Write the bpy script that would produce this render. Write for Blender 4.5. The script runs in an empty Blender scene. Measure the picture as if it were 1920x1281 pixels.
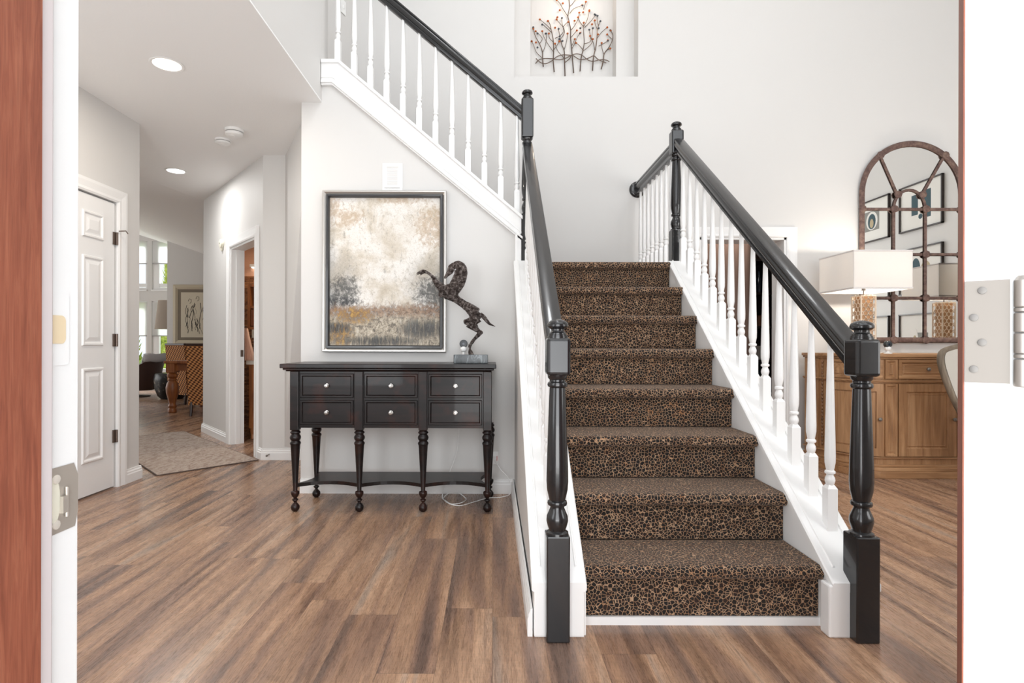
import bpy, bmesh, math, random
from mathutils import Vector, Matrix
random.seed(7)
PI = math.pi
S = bpy.context.scene
C = S.collection

# ------------------------------------------------------------------ camera, world, light
cd = bpy.data.cameras.new('camera')
cam = bpy.data.objects.new('camera', cd); C.objects.link(cam)
cd.sensor_width = 36.0
cd.lens = 1050.0 / 1920.0 * 36.0
cd.shift_x = 35.0 / 1920.0
cd.shift_y = 4.5 / 1920.0
cd.clip_start = 0.02; cd.clip_end = 200
cam.location = (0, 0, 1.04)
cam.rotation_euler = (PI / 2, 0.0, 0.0)
cam.rotation_euler.rotate_axis('Z', math.radians(0.15))
S.camera = cam

S.view_settings.view_transform = 'Standard'
S.view_settings.look = 'None'
S.view_settings.exposure = 0.08
S.view_settings.gamma = 1.0
S.view_settings.use_curve_mapping = False
S.cycles.use_denoising = True
S.cycles.max_bounces = 10
S.cycles.diffuse_bounces = 6
S.cycles.glossy_bounces = 4
S.cycles.caustics_reflective = False
S.cycles.caustics_refractive = False
S.cycles.sample_clamp_indirect = 6.0

W = bpy.data.worlds.new('world'); S.world = W; W.use_nodes = True
_bg = W.node_tree.nodes['Background']
_bg.inputs[0].default_value = (0.86, 0.93, 1.0, 1)
_bg.inputs[1].default_value = 1.1

def area(name, loc, rot, sx, sy, power, col=(1, 1, 1), shape='RECTANGLE'):
    l = bpy.data.lights.new(name, 'AREA'); l.shape = shape
    l.size = sx; l.size_y = sy; l.energy = power; l.color = col
    o = bpy.data.objects.new(name, l); C.objects.link(o)
    o.location = loc; o.rotation_euler = rot
    return o
def point(name, loc, power, col, r=0.05):
    l = bpy.data.lights.new(name, 'POINT'); l.energy = power; l.color = col; l.shadow_soft_size = r
    o = bpy.data.objects.new(name, l); C.objects.link(o); o.location = loc
    return o
R90 = PI / 2
# daylight through the front door and great-room windows, plus added fill lights
area('added_foyer_fill', (0.9, 0.66, 3.75), (R90, 0, 0), 3.6, 2.2, 56, (0.96, 0.98, 1))  # added fill at an unseen window over the front door
area('daylight_front_door', (0.05, -1.6, 1.5), (R90, 0, 0), 4.0, 3.0, 165, (0.97, 0.985, 1))
area('added_porch_uplight', (0.0, -0.9, 0.05), (math.radians(150), 0, 0), 2.4, 1.8, 60, (1, 0.99, 0.97))  # added uplight standing in for ground bounce, brightens the ceilings
area('added_dining_fill', (3.4, 0.70, 1.6), (R90, 0, 0), 2.2, 1.8, 46, (1, 0.99, 0.97))  # added fill at an unseen dining room window
area('daylight_great_room_window', (-8.9, 15.5, 6.5), (-math.radians(55), 0, 0), 7.0, 3.0, 1500, (0.95, 0.98, 1))
area('added_great_room_fill', (-10.8, 8.5, 1.7), (0, -R90, 0), 2.6, 5.0, 100, (0.97, 0.99, 1))  # added fill beside the solid left wall, no opening there
area('added_hall_fill', (-1.68, 0.68, 1.3), (math.radians(108), 0, 0), 1.35, 1.5, 19, (0.96, 0.98, 1))  # added to lift the hall ceiling and end wall; its window is unseen
# unseen ceiling lights added high in the two-storey foyer as fill
for _x, _y in ((0.2, 1.6), (0.2, 3.4), (2.6, 1.6), (2.6, 3.4)):
    area('added_foyer_ceiling_fill', (_x, _y, 5.22), (0, 0, 0), 0.5, 0.5, 12 if _x < 1 else 6, (0.97, 0.985, 1), 'DISK')

# ------------------------------------------------------------------ materials
def mat(name, col=(0.8, 0.8, 0.8), rough=0.5, metal=0.0, coat=0.0, emis=None, estr=0.0):
    m = bpy.data.materials.new(name); m.use_nodes = True
    b = m.node_tree.nodes['Principled BSDF']
    b.inputs['Base Color'].default_value = (*col, 1)
    b.inputs['Roughness'].default_value = rough
    b.inputs['Metallic'].default_value = metal
    b.inputs['Coat Weight'].default_value = coat
    if emis:
        b.inputs['Emission Color'].default_value = (*emis, 1)
        b.inputs['Emission Strength'].default_value = estr
    return m
class N:
    """tiny node helper"""
    def __init__(s, m):
        s.t = m.node_tree; s.b = s.t.nodes['Principled BSDF']
    def n(s, typ, **kw):
        x = s.t.nodes.new(typ)
        for k, v in kw.items(): setattr(x, k, v)
        return x
    def l(s, a, b): s.t.links.new(a, b)
    def put(s, sock, v):
        if hasattr(v, 'is_output') or isinstance(v, bpy.types.NodeSocket): s.l(v, sock)
        else: sock.default_value = v
    def co(s, scale=(1, 1, 1), loc=(0, 0, 0), kind='Object', rot=(0, 0, 0)):
        tc = s.n('ShaderNodeTexCoord'); mp = s.n('ShaderNodeMapping')
        mp.inputs['Scale'].default_value = scale; mp.inputs['Location'].default_value = loc
        mp.inputs['Rotation'].default_value = rot
        s.l(tc.outputs[kind], mp.inputs[0]); return mp.outputs[0]
    def noise(s, v, scale=5, detail=4, rough=0.5, dist=0.0):
        x = s.n('ShaderNodeTexNoise'); s.l(v, x.inputs['Vector'])
        x.inputs['Scale'].default_value = scale; x.inputs['Detail'].default_value = detail
        x.inputs['Roughness'].default_value = rough; x.inputs['Distortion'].default_value = dist
        return x.outputs['Fac']
    def ramp(s, f, pts, interp='LINEAR'):
        x = s.n('ShaderNodeValToRGB'); s.l(f, x.inputs[0]); e = x.color_ramp.elements
        x.color_ramp.interpolation = interp
        while len(e) < len(pts): e.new(0.5)
        for i, (p, c) in enumerate(pts):
            e[i].position = p; e[i].color = (*c, 1) if len(c) == 3 else c
        return x.outputs[0]
    def mix(s, f, a, b, mode='MIX'):
        x = s.n('ShaderNodeMix', data_type='RGBA', blend_type=mode)
        s.put(x.inputs[0], f); s.put(x.inputs[6], a if not isinstance(a, tuple) else (*a, 1)[:4])
        s.put(x.inputs[7], b if not isinstance(b, tuple) else (*b, 1)[:4]); return x.outputs[2]
    def math(s, op, a, b=0.0, c=0.0):
        x = s.n('ShaderNodeMath', operation=op)
        s.put(x.inputs[0], a); s.put(x.inputs[1], b); s.put(x.inputs[2], c); return x.outputs[0]
    def sep(s, v):
        x = s.n('ShaderNodeSeparateXYZ'); s.l(v, x.inputs[0]); return x.outputs
    def comb(s, a, b, c):
        x = s.n('ShaderNodeCombineXYZ')
        for i, v in enumerate((a, b, c)): s.put(x.inputs[i], v)
        return x.outputs[0]
    def bump(s, h, strength=0.2, dist=0.01):
        x = s.n('ShaderNodeBump'); s.l(h, x.inputs['Height'])
        x.inputs['Strength'].default_value = strength; x.inputs['Distance'].default_value = dist
        s.l(x.outputs[0], s.b.inputs['Normal'])
    def col(s, c): s.l(c, s.b.inputs['Base Color'])
    def rough(s, c): s.l(c, s.b.inputs['Roughness'])
def g(h):
    def f(c):
        c /= 255.0
        return c / 12.92 if c <= 0.04045 else ((c + 0.055) / 1.055) ** 2.4
    return tuple(f(int(h[i:i + 2], 16)) for i in (0, 2, 4))

def paint(name, col, rough=0.6, bs=0.04, sc=220):
    m = mat(name, col, rough); n = N(m)
    n.bump(n.noise(n.co(), sc, 2), bs, 0.002); return m
M_wall = paint('greige_wall_paint', (0.665, 0.655, 0.640))
M_ceil = paint('ceiling_paint', (0.88, 0.88, 0.875), 0.8, 0.25, 90)
M_trim = mat('white_trim_paint', (0.83, 0.83, 0.825), 0.38)
M_white = mat('white_enamel', (0.83, 0.83, 0.825), 0.32, coat=0.1)
M_black = mat('black_gloss_paint', (0.012, 0.012, 0.013), 0.24, coat=0.35)
M_silver = mat('brushed_nickel', (0.215, 0.195, 0.175), 0.5, 0.6)
M_screw = mat('polished_steel', (0.42, 0.40, 0.38), 0.25, 1.0)
M_hscrew = mat('dull_steel', (0.16, 0.15, 0.14), 0.45, 0.5)
M_bronze = mat('dark_bronze', (0.16, 0.12, 0.10), 0.4, 0.8)

def floor_material():
    m = mat('oak_plank_floor', rough=0.4); n = N(m)
    v = n.sep(n.co())
    PW, PL = 0.183, 1.22
    row = n.math('FLOOR', n.math('DIVIDE', v[0], PW))
    wn = n.n('ShaderNodeTexWhiteNoise', noise_dimensions='1D'); n.l(row, wn.inputs['W'])
    yy = n.math('ADD', n.math('DIVIDE', v[1], PL), n.math('MULTIPLY', wn.outputs['Value'], 7.3))
    cell = n.math('FLOOR', yy)
    wc = n.n('ShaderNodeTexWhiteNoise', noise_dimensions='2D')
    n.l(n.comb(row, cell, 0.0), wc.inputs['Vector'])
    r = wc.outputs['Value']
    off = n.math('MULTIPLY', r, 37.0)
    gv = n.comb(n.math('MULTIPLY', v[0], 11.0), n.math('MULTIPLY', v[1], 0.75), off)
    broad = n.noise(gv, 1.0, 2, 0.5, 0.5)
    gvb = n.comb(n.math('MULTIPLY', v[0], 16.0), n.math('MULTIPLY', v[1], 1.1), n.math('ADD', off, 50.0))
    band = n.noise(gvb, 1.0, 2, 0.5, 0.7)
    gv2 = n.comb(n.math('MULTIPLY', v[0], 240.0), n.math('MULTIPLY', v[1], 14.0), off)
    fine = n.noise(gv2, 1.0, 4, 0.7, 1.2)
    gv3 = n.comb(n.math('MULTIPLY', v[0], 60.0), n.math('MULTIPLY', v[1], 6.0), off)
    med = n.noise(gv3, 1.0, 6, 0.68, 2.2)
    cross = n.noise(n.comb(n.math('MULTIPLY', v[0], 20.0), n.math('MULTIPLY', v[1], 120.0), off), 1.0, 3, 0.6, 0.8)
    base = n.ramp(broad, [(0.30, g('67554d')), (0.42, g('8e705f')), (0.52, g('a9866c')), (0.62, g('bb987d')), (0.76, g('9b8d82'))])
    tone = n.mix(0.22, base, n.ramp(r, [(0, g('6f5a4e')), (0.35, g('a07c62')), (0.7, g('87705f')), (1, g('ab9079'))]), 'MIX')
    c = n.mix(0.85, tone, n.ramp(band, [(0.30, (0.50, 0.47, 0.46)), (0.44, (0.92, 0.90, 0.89)), (0.55, (1, 1, 1)), (0.75, (1.06, 1.06, 1.06))]), 'MULTIPLY')
    c = n.mix(0.6, c, n.ramp(med, [(0.34, (0.52, 0.49, 0.47)), (0.47, (0.92, 0.91, 0.9)), (0.58, (1.05, 1.04, 1.03)), (0.68, (1.35, 1.32, 1.28))]), 'MULTIPLY')
    c = n.mix(0.55, c, n.ramp(fine, [(0.36, (0.58, 0.56, 0.54)), (0.5, (1, 1, 1)), (0.64, (1.3, 1.28, 1.25))]), 'MULTIPLY')
    c = n.mix(0.3, c, n.ramp(cross, [(0.38, (0.72, 0.70, 0.69)), (0.5, (1, 1, 1)), (0.64, (1.25, 1.22, 1.2))]), 'MULTIPLY')
    fx = n.math('ABSOLUTE', n.math('SUBTRACT', n.math('FRACT', n.math('DIVIDE', v[0], PW)), 0.5))
    fy = n.math('ABSOLUTE', n.math('SUBTRACT', n.math('FRACT', yy), 0.5))
    seam = n.math('MAXIMUM', n.math('GREATER_THAN', fx, 0.493), n.math('GREATER_THAN', fy, 0.4988))
    c = n.mix(n.math('MULTIPLY', seam, 0.42), c, g('3a2c25'))
    n.col(c)
    n.rough(n.math('ADD', n.math('MULTIPLY', fine, 0.16), 0.20))
    n.bump(n.math('SUBTRACT', n.math('MULTIPLY', fine, 0.5), seam), 0.18, 0.002)
    return m
M_floor = floor_material()

def carpet_material():
    m = mat('leopard_stair_carpet', rough=0.95); n = N(m)
    v = n.co()
    w = n.n('ShaderNodeTexVoronoi', feature='DISTANCE_TO_EDGE'); n.l(v, w.inputs['Vector']); w.inputs['Scale'].default_value = 74
    f = n.n('ShaderNodeTexVoronoi', feature='F1'); n.l(v, f.inputs['Vector']); f.inputs['Scale'].default_value = 74
    big = n.noise(n.co(), 9, 3)
    dark = n.ramp(n.sep(f.outputs['Color'])[0], [(0, g('080505')), (0.4, g('170e0a')), (0.7, g('0d0f12')), (1, g('281812'))])
    tan = n.ramp(n.sep(f.outputs['Color'])[1], [(0, g('a98564')), (0.5, g('c2a284')), (1, g('9a6a42'))])
    e = n.math('ADD', w.outputs['Distance'], n.math('MULTIPLY', n.math('SUBTRACT', n.noise(n.co(), 260, 2), 0.5), 0.09))
    c = n.mix(n.ramp(e, [(0.03, (0, 0, 0)), (0.075, (1, 1, 1))]), tan, dark)
    c = n.mix(0.35, c, n.ramp(big, [(0.3, (0.65, 0.62, 0.6)), (0.7, (1, 1, 1))]), 'MULTIPLY')
    n.col(c)
    n.b.inputs['Sheen Weight'].default_value = 0.22
    n.b.inputs['Sheen Roughness'].default_value = 0.45
    n.b.inputs['Sheen Tint'].default_value = (0.9, 0.72, 0.6, 1)
    n.bump(n.noise(n.co(), 700, 2), 0.6, 0.004)
    return m
M_carpet = carpet_material()

def wood(name, dark, mid, light, axis=0, sc=1.0, rough=0.45, coat=0.0, wear=None):
    m = mat(name, rough=rough, coat=coat); n = N(m)
    s = [14 * sc, 14 * sc, 14 * sc]; s[axis] = 1.1 * sc
    v = n.co(tuple(s))
    a = n.noise(v, 1.5, 5, 0.6, 1.2)
    s2 = [90 * sc, 90 * sc, 90 * sc]; s2[axis] = 4 * sc
    b = n.noise(n.co(tuple(s2)), 1.0, 3, 0.6, 0.4)
    c = n.ramp(a, [(0.3, dark), (0.5, mid), (0.7, light)])
    c = n.mix(0.45, c, n.ramp(b, [(0.3, (0.55, 0.5, 0.47)), (0.6, (1, 1, 1))]), 'MULTIPLY')
    if wear:
        w = n.noise(n.co((3, 3, 3)), 2.2, 3, 0.6)
        c = n.mix(n.ramp(w, [(0.52, (0, 0, 0)), (0.75, (0.8, 0.8, 0.8))]), c, wear)
    n.col(c); n.bump(b, 0.08, 0.002)
    return m
M_espresso = wood('espresso_distressed_wood', g('0c0808'), g('171010'), g('231715'), 0, 0.8, 0.36, 0.12, g('3d1f16'))
M_oakv = wood('weathered_oak_vertical', g('8c6543'), g('aa8059'), g('c29a72'), 2, 0.6, 0.5)
M_oakh = wood('weathered_oak_horizontal', g('8c6543'), g('aa8059'), g('c29a72'), 0, 0.6, 0.5)
M_oakd = wood('oak_dark_moulding', g('5a3d29'), g('79573b'), g('91694a'), 0, 0.6, 0.5)
M_pine = wood('honey_pine', g('6f4123'), g('94592f'), g('ad713f'), 2, 0.6, 0.4, 0.1)
M_doorbrown = wood('stained_door_brown', g('7f4431'), g('8e4f39'), g('9c5d45'), 2, 5.0, 0.6)
M_greywood = wood('grey_washed_wood', g('5d5245'), g('776a5a'), g('8d8070'), 2, 0.6, 0.6)
M_rust = mat('rusted_iron', rough=0.65, metal=0.35); _n = N(M_rust)
_n.col(_n.ramp(_n.noise(_n.co(), 28, 5, 0.7), [(0.3, g('4b3a36')), (0.5, g('6c5650')), (0.7, g('8a7466'))]))
M_mirror = mat('mirror_glass', (0.86, 0.86, 0.84), 0.01, 1.0)
M_bronze_sculpt = mat('cast_bronze', rough=0.3, metal=1.0); _n = N(M_bronze_sculpt)
_f = _n.noise(_n.co(), 55, 5, 0.7)
_n.col(_n.ramp(_f, [(0.35, g('2a2422')), (0.5, g('5c5350')), (0.68, g('a8a09c'))])); _n.bump(_f, 0.9, 0.02)
M_marble = mat('black_marble', rough=0.2); _n = N(M_marble)
_n.col(_n.ramp(_n.noise(_n.co((1, 1, 0.4)), 22, 5, 0.7, 2.5), [(0.35, g('23282b')), (0.55, g('3f474b')), (0.62, g('8f979b')), (0.68, g('343b3e'))]))
M_shade = mat('linen_lamp_shade', (0.92, 0.91, 0.90), 0.9)
_b = M_shade.node_tree.nodes['Principled BSDF']
_tr = M_shade.node_tree.nodes.new('ShaderNodeBsdfTranslucent'); _tr.inputs[0].default_value = (1.0, 0.97, 0.93, 1)
_mx = M_shade.node_tree.nodes.new('ShaderNodeMixShader'); _mx.inputs[0].default_value = 0.45
_o = M_shade.node_tree.nodes['Material Output']
M_shade.node_tree.links.new(_b.outputs[0], _mx.inputs[1]); M_shade.node_tree.links.new(_tr.outputs[0], _mx.inputs[2])
M_shade.node_tree.links.new(_mx.outputs[0], _o.inputs[0])
M_lattice = mat('carved_cream_lattice', g('ead9c4'), 0.6)
M_latcore = mat('lattice_core_tan', g('c79f78'), 0.8)
M_glow = mat('lit_lamp_lens', (1, 1, 1), 0.5, emis=(1.0, 0.93, 0.84), estr=6.0)
M_plastic = mat('white_plastic', (0.85, 0.85, 0.84), 0.4)
M_cream = mat('cream_plastic', g('e0dccb'), 0.45)
M_dark = mat('dark_plastic', (0.03, 0.035, 0.04), 0.35)

# ------------------------------------------------------------------ mesh builder
class MB:
    def __init__(s): s.v = []; s.f = []
    def add(s, vs, fs):
        k = len(s.v); s.v += [tuple(v) for v in vs]; s.f += [tuple(i + k for i in f) for f in fs]; return s
    def box(s, x0, x1, y0, y1, z0, z1):
        return s.add([(x0, y0, z0), (x1, y0, z0), (x1, y1, z0), (x0, y1, z0), (x0, y0, z1), (x1, y0, z1), (x1, y1, z1), (x0, y1, z1)],
                     [(0, 3, 2, 1), (4, 5, 6, 7), (0, 1, 5, 4), (1, 2, 6, 5), (2, 3, 7, 6), (3, 0, 4, 7)])
    def prism(s, poly, axis, a, b):
        """poly: 2D points in the two other axes (in x,y,z order), extruded from a to b on axis"""
        def mk(p, t):
            q = list(p); q.insert(axis, t); return q
        n = len(poly)
        vs = [mk(p, a) for p in poly] + [mk(p, b) for p in poly]
        fs = [tuple(range(n)), tuple(range(2 * n - 1, n - 1, -1))]
        fs += [(i, (i + 1) % n + 0, (i + 1) % n + n, i + n) for i in range(n)]
        return s.add(vs, fs)
    def lathe(s, prof, cx, cy, seg=24, sx=1.0, sy=1.0):
        n = len(prof); vs = []; fs = []
        for r, z in prof:
            for k in range(seg):
                a = 2 * PI * k / seg
                vs.append((cx + r * sx * math.cos(a), cy + r * sy * math.sin(a), z))
        for i in range(n - 1):
            for k in range(seg):
                k2 = (k + 1) % seg
                fs.append((i * seg + k, i * seg + k2, (i + 1) * seg + k2, (i + 1) * seg + k))
        fs.append(tuple(range(seg - 1, -1, -1))); fs.append(tuple((n - 1) * seg + k for k in range(seg)))
        return s.add(vs, fs)
    def tube(s, pts, radii, seg=10, flat=1.0, up=None, closed=False):
        """circle section swept through pts; flat scales the section along 'up'"""
        P = [Vector(p) for p in pts]; n = len(P)
        if not isinstance(radii, (list, tuple)): radii = [radii] * n
        vs = []; prev = None
        for i in range(n):
            if closed: t = P[(i + 1) % n] - P[i - 1]
            else: t = P[min(i + 1, n - 1)] - P[max(i - 1, 0)]
            t.normalize()
            if up is not None:
                u = Vector(up); u = (u - t * u.dot(t)).normalized()
            else:
                if prev is None:
                    u = Vector((0, 0, 1)) if abs(t.z) < 0.9 else Vector((1, 0, 0))
                else: u = prev
                u = (u - t * u.dot(t)).normalized(); prev = u
            w = t.cross(u)
            for k in range(seg):
                a = 2 * PI * k / seg
                vs.append(P[i] + w * (radii[i] * math.cos(a)) + u * (radii[i] * flat * math.sin(a)))
        fs = []
        m = n if closed else n - 1
        for i in range(m):
            j = (i + 1) % n
            for k in range(seg):
                k2 = (k + 1) % seg
                fs.append((i * seg + k, i * seg + k2, j * seg + k2, j * seg + k))
        if not closed:
            fs.append(tuple(range(seg - 1, -1, -1))); fs.append(tuple((n - 1) * seg + k for k in range(seg)))
        return s.add(vs, fs)
    def sweep(s, prof, a, b, wdir, vdir=(0, 0, 1)):
        """profile (w, v) placed at a and at b"""
        a = Vector(a); b = Vector(b); w = Vector(wdir); v = Vector(vdir); n = len(prof)
        vs = [a + w * p[0] + v * p[1] for p in prof] + [b + w * p[0] + v * p[1] for p in prof]
        fs = [tuple(range(n)), tuple(range(2 * n - 1, n - 1, -1))]
        fs += [(i, (i + 1) % n, (i + 1) % n + n, i + n) for i in range(n)]
        return s.add(vs, fs)
    def frame(s, x0, x1, z0, z1, w, y0, y1):
        s.box(x0, x1, y0, y1, z1 - w, z1); s.box(x0, x1, y0, y1, z0, z0 + w)
        s.box(x0, x0 + w, y0, y1, z0 + w, z1 - w); s.box(x1 - w, x1, y0, y1, z0 + w, z1 - w); return s
    def build(s, name, m, parent=None, bevel=0.0, smooth=False, seg=2, local=False):
        me = bpy.data.meshes.new(name)
        off = Vector((0, 0, 0))
        if parent is not None and not local:
            p = parent
            while p is not None: off += p.location; p = p.parent
        me.from_pydata([Vector(v) - off for v in s.v], [], s.f); me.update()
        bm = bmesh.new(); bm.from_mesh(me); bmesh.ops.recalc_face_normals(bm, faces=bm.faces); bm.to_mesh(me); bm.free()
        me.materials.append(m)
        if smooth:
            for p in me.polygons: p.use_smooth = True
            try: me.set_sharp_from_angle(angle=math.radians(38))
            except Exception: pass
        o = bpy.data.objects.new(name, me); C.objects.link(o)
        if parent is not None: o.parent = parent
        if bevel > 0:
            b = o.modifiers.new('bevel', 'BEVEL'); b.width = bevel; b.segments = seg; b.limit_method = 'ANGLE'
            b.angle_limit = math.radians(40)
        return o
def B(*a): return MB().box(*a)

def thing(name, label, cat, loc=(0, 0, 0), group=None):
    o = bpy.data.objects.new(name, None); C.objects.link(o); o.location = loc
    o.empty_display_size = 0.1
    o['label'] = label; o['category'] = cat
    if group: o['group'] = group
    return o
def tag(o, label, cat, group=None):
    o['label'] = label; o['category'] = cat
    if group: o['group'] = group
    return o
def struct(o): o['kind'] = 'structure'; return o
def part_copy(src, parent, delta):
    c = src.copy(); C.objects.link(c); c.parent = parent; c.location = Vector(src.location) + Vector(delta); return c
def tree_copy(root, loc, label=None, rotz=None):
    r = root.copy(); C.objects.link(r); r.location = loc
    if rotz is not None: r.rotation_euler = (0, 0, rotz)
    if label: r['label'] = label
    for ch in [c for c in root.children]:
        c = ch.copy(); C.objects.link(c); c.parent = r
        for gch in [q for q in ch.children]:
            d = gch.copy(); C.objects.link(d); d.parent = c
    return r

# ------------------------------------------------------------------ room shell
H1, H2 = 2.72, 5.30          # hall ceiling, foyer ceiling
YB = 5.07                    # back wall
struct(B(-13, 6, 0.45, 12.6, -0.1, 0.0).build('floor', M_floor))
# back wall, with niche opening (x .18-1.30, z 3.46-5.0) and doorway (x 1.86-2.65, z<2.01)
nx0, nx1, nz0, nz1 = 0.183, 1.304, 3.464, 4.95
w = MB()
w.box(-1.28, 1.86, YB, YB + .12, 0, nz0); w.box(2.65, 5.12, YB, YB + .12, 0, H2)
w.box(1.86, 2.65, YB, YB + .12, 2.01, H2); w.box(nx1, 1.86, YB, YB + .12, nz0, H2)
w.box(-1.28, nx0, YB, YB + .12, nz0, H2); w.box(nx0, nx1, YB, YB + .12, nz1, H2)
w.box(nx0 - .1, nx1 + .1, YB + .12, YB + .15, nz0 - .06, nz0)                  # niche floor
w.box(0.338 - .2, 0.338, YB + .15, YB + .31, nz0 - .06, nz1); w.box(1.138, 1.338, YB + .15, YB + .31, nz0 - .06, nz1)
w.box(nx0 - .05, nx0, YB + .12, YB + .31, nz0 - .06, nz1); w.box(nx1, nx1 + .05, YB + .12, YB + .31, nz0 - .06, nz1)
w.box(nx0 - .05, nx1 + .05, YB + .12, YB + .35, nz0 - .10, nz0); w.box(nx0 - .05, nx1 + .05, YB + .12, YB + .35, nz1 - .1, nz1)
w.box(nx0 - .05, nx1 + .05, YB + .31, YB + .36, nz0 - .06, nz1)
struct(w.build('wall_back', M_wall))
# wall under the upper flight (carries the painting)
YW = 3.90
def zup(x): return 1.905 + 0.846 * (0.22 - x)
poly = [(-1.34, 0), (0.15, 0), (0.15, 1.90), (.15, zup(.15) - .03), (-1.075, 2.965), (-1.20, 2.965), (-1.20, H1), (-1.34, H1)]
struct(MB().prism(poly, 1, YW, YW + .12).build('wall_under_stairs', M_wall))
# upper wall over the hall, foyer side
struct(B(-1.32, -1.20, 0.62, 4.04, H1 + .012, H2).build('wall_upper_left', M_wall))
# hall left wall with closet door opening y 3.27..4.03
w = MB(); w.box(-2.84, -2.72, 0.62, 3.25, 0, H1); w.box(-2.84, -2.72, 4.04, 4.30, 0, H1); w.box(-2.84, -2.72, 3.25, 4.04, 2.05, H1)
w.box(-3.5, -3.45, 3.0, 4.3, 0, H1)
struct(w.build('wall_left', M_wall))
struct(B(-11, -2.84, 4.18, 4.30, 0, 4.2).build('wall_great_room_front', M_wall))
struct(B(-11.12, -11, 4.18, 12.5, 0, 4.4).build('wall_great_room_left', M_wall))
# hall back: short wall, angled wall with powder-room door
A0 = Vector((-2.06, 5.0, 0)); A1 = Vector((-3.42, 6.6, 0))
du = (A1 - A0).normalized(); AL = (A1 - A0).length
dn = Vector((-du.y, du.x, 0));  dn = dn if dn.y > 0 else -dn      # away from the camera
def ang(t, n, z): return A0 + du * t + dn * n + Vector((0, 0, z))
def angbox(mb, t0, t1, n0, n1, z0, z1):
    vs = [ang(t0, n0, z0), ang(t1, n0, z0), ang(t1, n1, z0), ang(t0, n1, z0), ang(t0, n0, z1), ang(t1, n0, z1), ang(t1, n1, z1), ang(t0, n1, z1)]
    return mb.add(vs, [(0, 3, 2, 1), (4, 5, 6, 7), (0, 1, 5, 4), (1, 2, 6, 5), (2, 3, 7, 6), (3, 0, 4, 7)])
DT0, DT1 = 0.195, 0.99
w = MB(); angbox(w, 0, DT0, 0, .12, 0, H1); angbox(w, DT1, AL, 0, .12, 0, H1); angbox(w, DT0, DT1, 0, .12, 2.02, H1)
struct(w.build('wall_powder_room', M_wall))
struct(B(-2.06, -1.25, 5.0, 5.06, 0, H1).build('wall_hall_end', M_wall))
w = MB(); w.add([(-1.335, 4.02, H1), (-1.86, 5.0, H1), (-1.86, 4.995, .12), (-1.335, 4.985, .12), (-1.2, 4.02, H1), (-1.2, 4.985, .12)],
                [(0, 1, 2, 3), (0, 3, 5, 4)])
struct(w.build('wall_stair_soffit', M_wall))
struct(B(-3.42, -3.30, 6.68, 11.6, 0, 3.2).build('wall_great_room_right', M_wall))
# great room far walls
cf = MB(); cf.box(-6.76, -3.3, 11.6, 11.72, 0, 3.2); cf.box(-6.76, -6.64, 11.72, 12.4, 0, 3.4)
struct(cf.build('wall_great_room_chase', M_wall))
YG = 12.4
w = MB()
WX = [(-11, -9.4), (-9.3 + .02, -7.67), (-7.57, -6.80)]            # windows
zs = [(0.42, 1.97), (2.22, 3.30)]
w.box(-11, -6.7, YG, YG + .15, 0, .42); w.box(-11, -6.7, YG, YG + .15, 1.97, 2.22); w.box(-11, -6.7, YG, YG + .15, 3.30, 4.4)
for a, b in ((-9.4, -9.28), (-7.67, -7.57), (-6.80, -6.7)):
    w.box(a, b, YG + .004, YG + .146, .42, 1.97); w.box(a, b, YG + .004, YG + .146, 2.22, 3.30)
struct(w.build('wall_great_room_back', M_wall))
# ceilings
def poly_obj(name, pts, m, th=0.011):
    n = len(pts); vs = [tuple(p) for p in pts] + [(p[0], p[1], p[2] + th) for p in pts]
    fs = [tuple(range(n)), tuple(range(2 * n - 1, n - 1, -1))] + [(i, (i + 1) % n, (i + 1) % n + n, i + n) for i in range(n)]
    return struct(MB().add(vs, fs).build(name, m))
poly_obj('ceiling_hall', [(x, y, H1) for x, y in [(-2.84, .5), (-1.2, .5), (-1.2, 3.95), (-1.2, 5.05), (-2.06, 5.05), (-3.42, 6.6), (-3.57, 5.65), (-3.72, 4.7), (-2.84, 4.3)]], M_ceil)
gc = MB()
near = [(-2.9, 4.25, H1), (-3.72, 4.7, H1), (-3.57, 5.65, H1), (-3.42, 6.6, H1), (-3.30, 6.62, H1)]
far = [(-11.1, 8.0, 4.2), (-11.1, 12.5, 4.40), (-7.83, 12.45, 3.425), (-5.5, 11.62, 2.705), (-3.3, 11.62, 2.70)]
NG = 10
for i in range(4):
    a, b, c_, d = [Vector(q) for q in (near[i], near[i + 1], far[i + 1], far[i])]
    vs = []; 
    for u in range(NG + 1):
        for v in range(NG + 1):
            p = a.lerp(b, u / NG); q = d.lerp(c_, u / NG); vs.append(p.lerp(q, v / NG))
    gc.add(vs, [(u * (NG + 1) + v, (u + 1) * (NG + 1) + v, (u + 1) * (NG + 1) + v + 1, u * (NG + 1) + v + 1) for u in range(NG) for v in range(NG)])
gc.add([(-7.83, 12.45, 3.425), (-5.5, 11.62, 2.705), (-5.5, 12.6, 2.705)], [(0, 1, 2)])
gc.add([(-2.9, 4.25, H1), (-11.1, 8.0, 4.2), (-11.1, 4.2, 4.2)], [(0, 1, 2)])
struct(gc.build('ceiling_great_room', M_ceil, smooth=True))
struct(B(-1.32, 5.12, 0.5, YB + .12, H2, H2 + .1).build('ceiling', M_ceil))
# upstairs hall behind the balustrade
up = MB(); up.add([(-1.28, YB, 2.97), (-1.46, 4.47, 2.97), (-1.46, 4.47, H2), (-1.28, YB, H2)], [(0, 1, 2, 3)])
up.box(-3.2, -1.46, 4.42, 4.50, 2.97, H2)
struct(up.build('wall_upstairs', M_wall))
struct(B(-3.2, -1.2, 4.0, YB, 2.80, 2.97).build('floor_upstairs', M_floor))
struct(B(-3.2, -1.28, 4.0, YB + .1, H2, H2 + .1).build('ceiling_upstairs', M_ceil))
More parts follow.
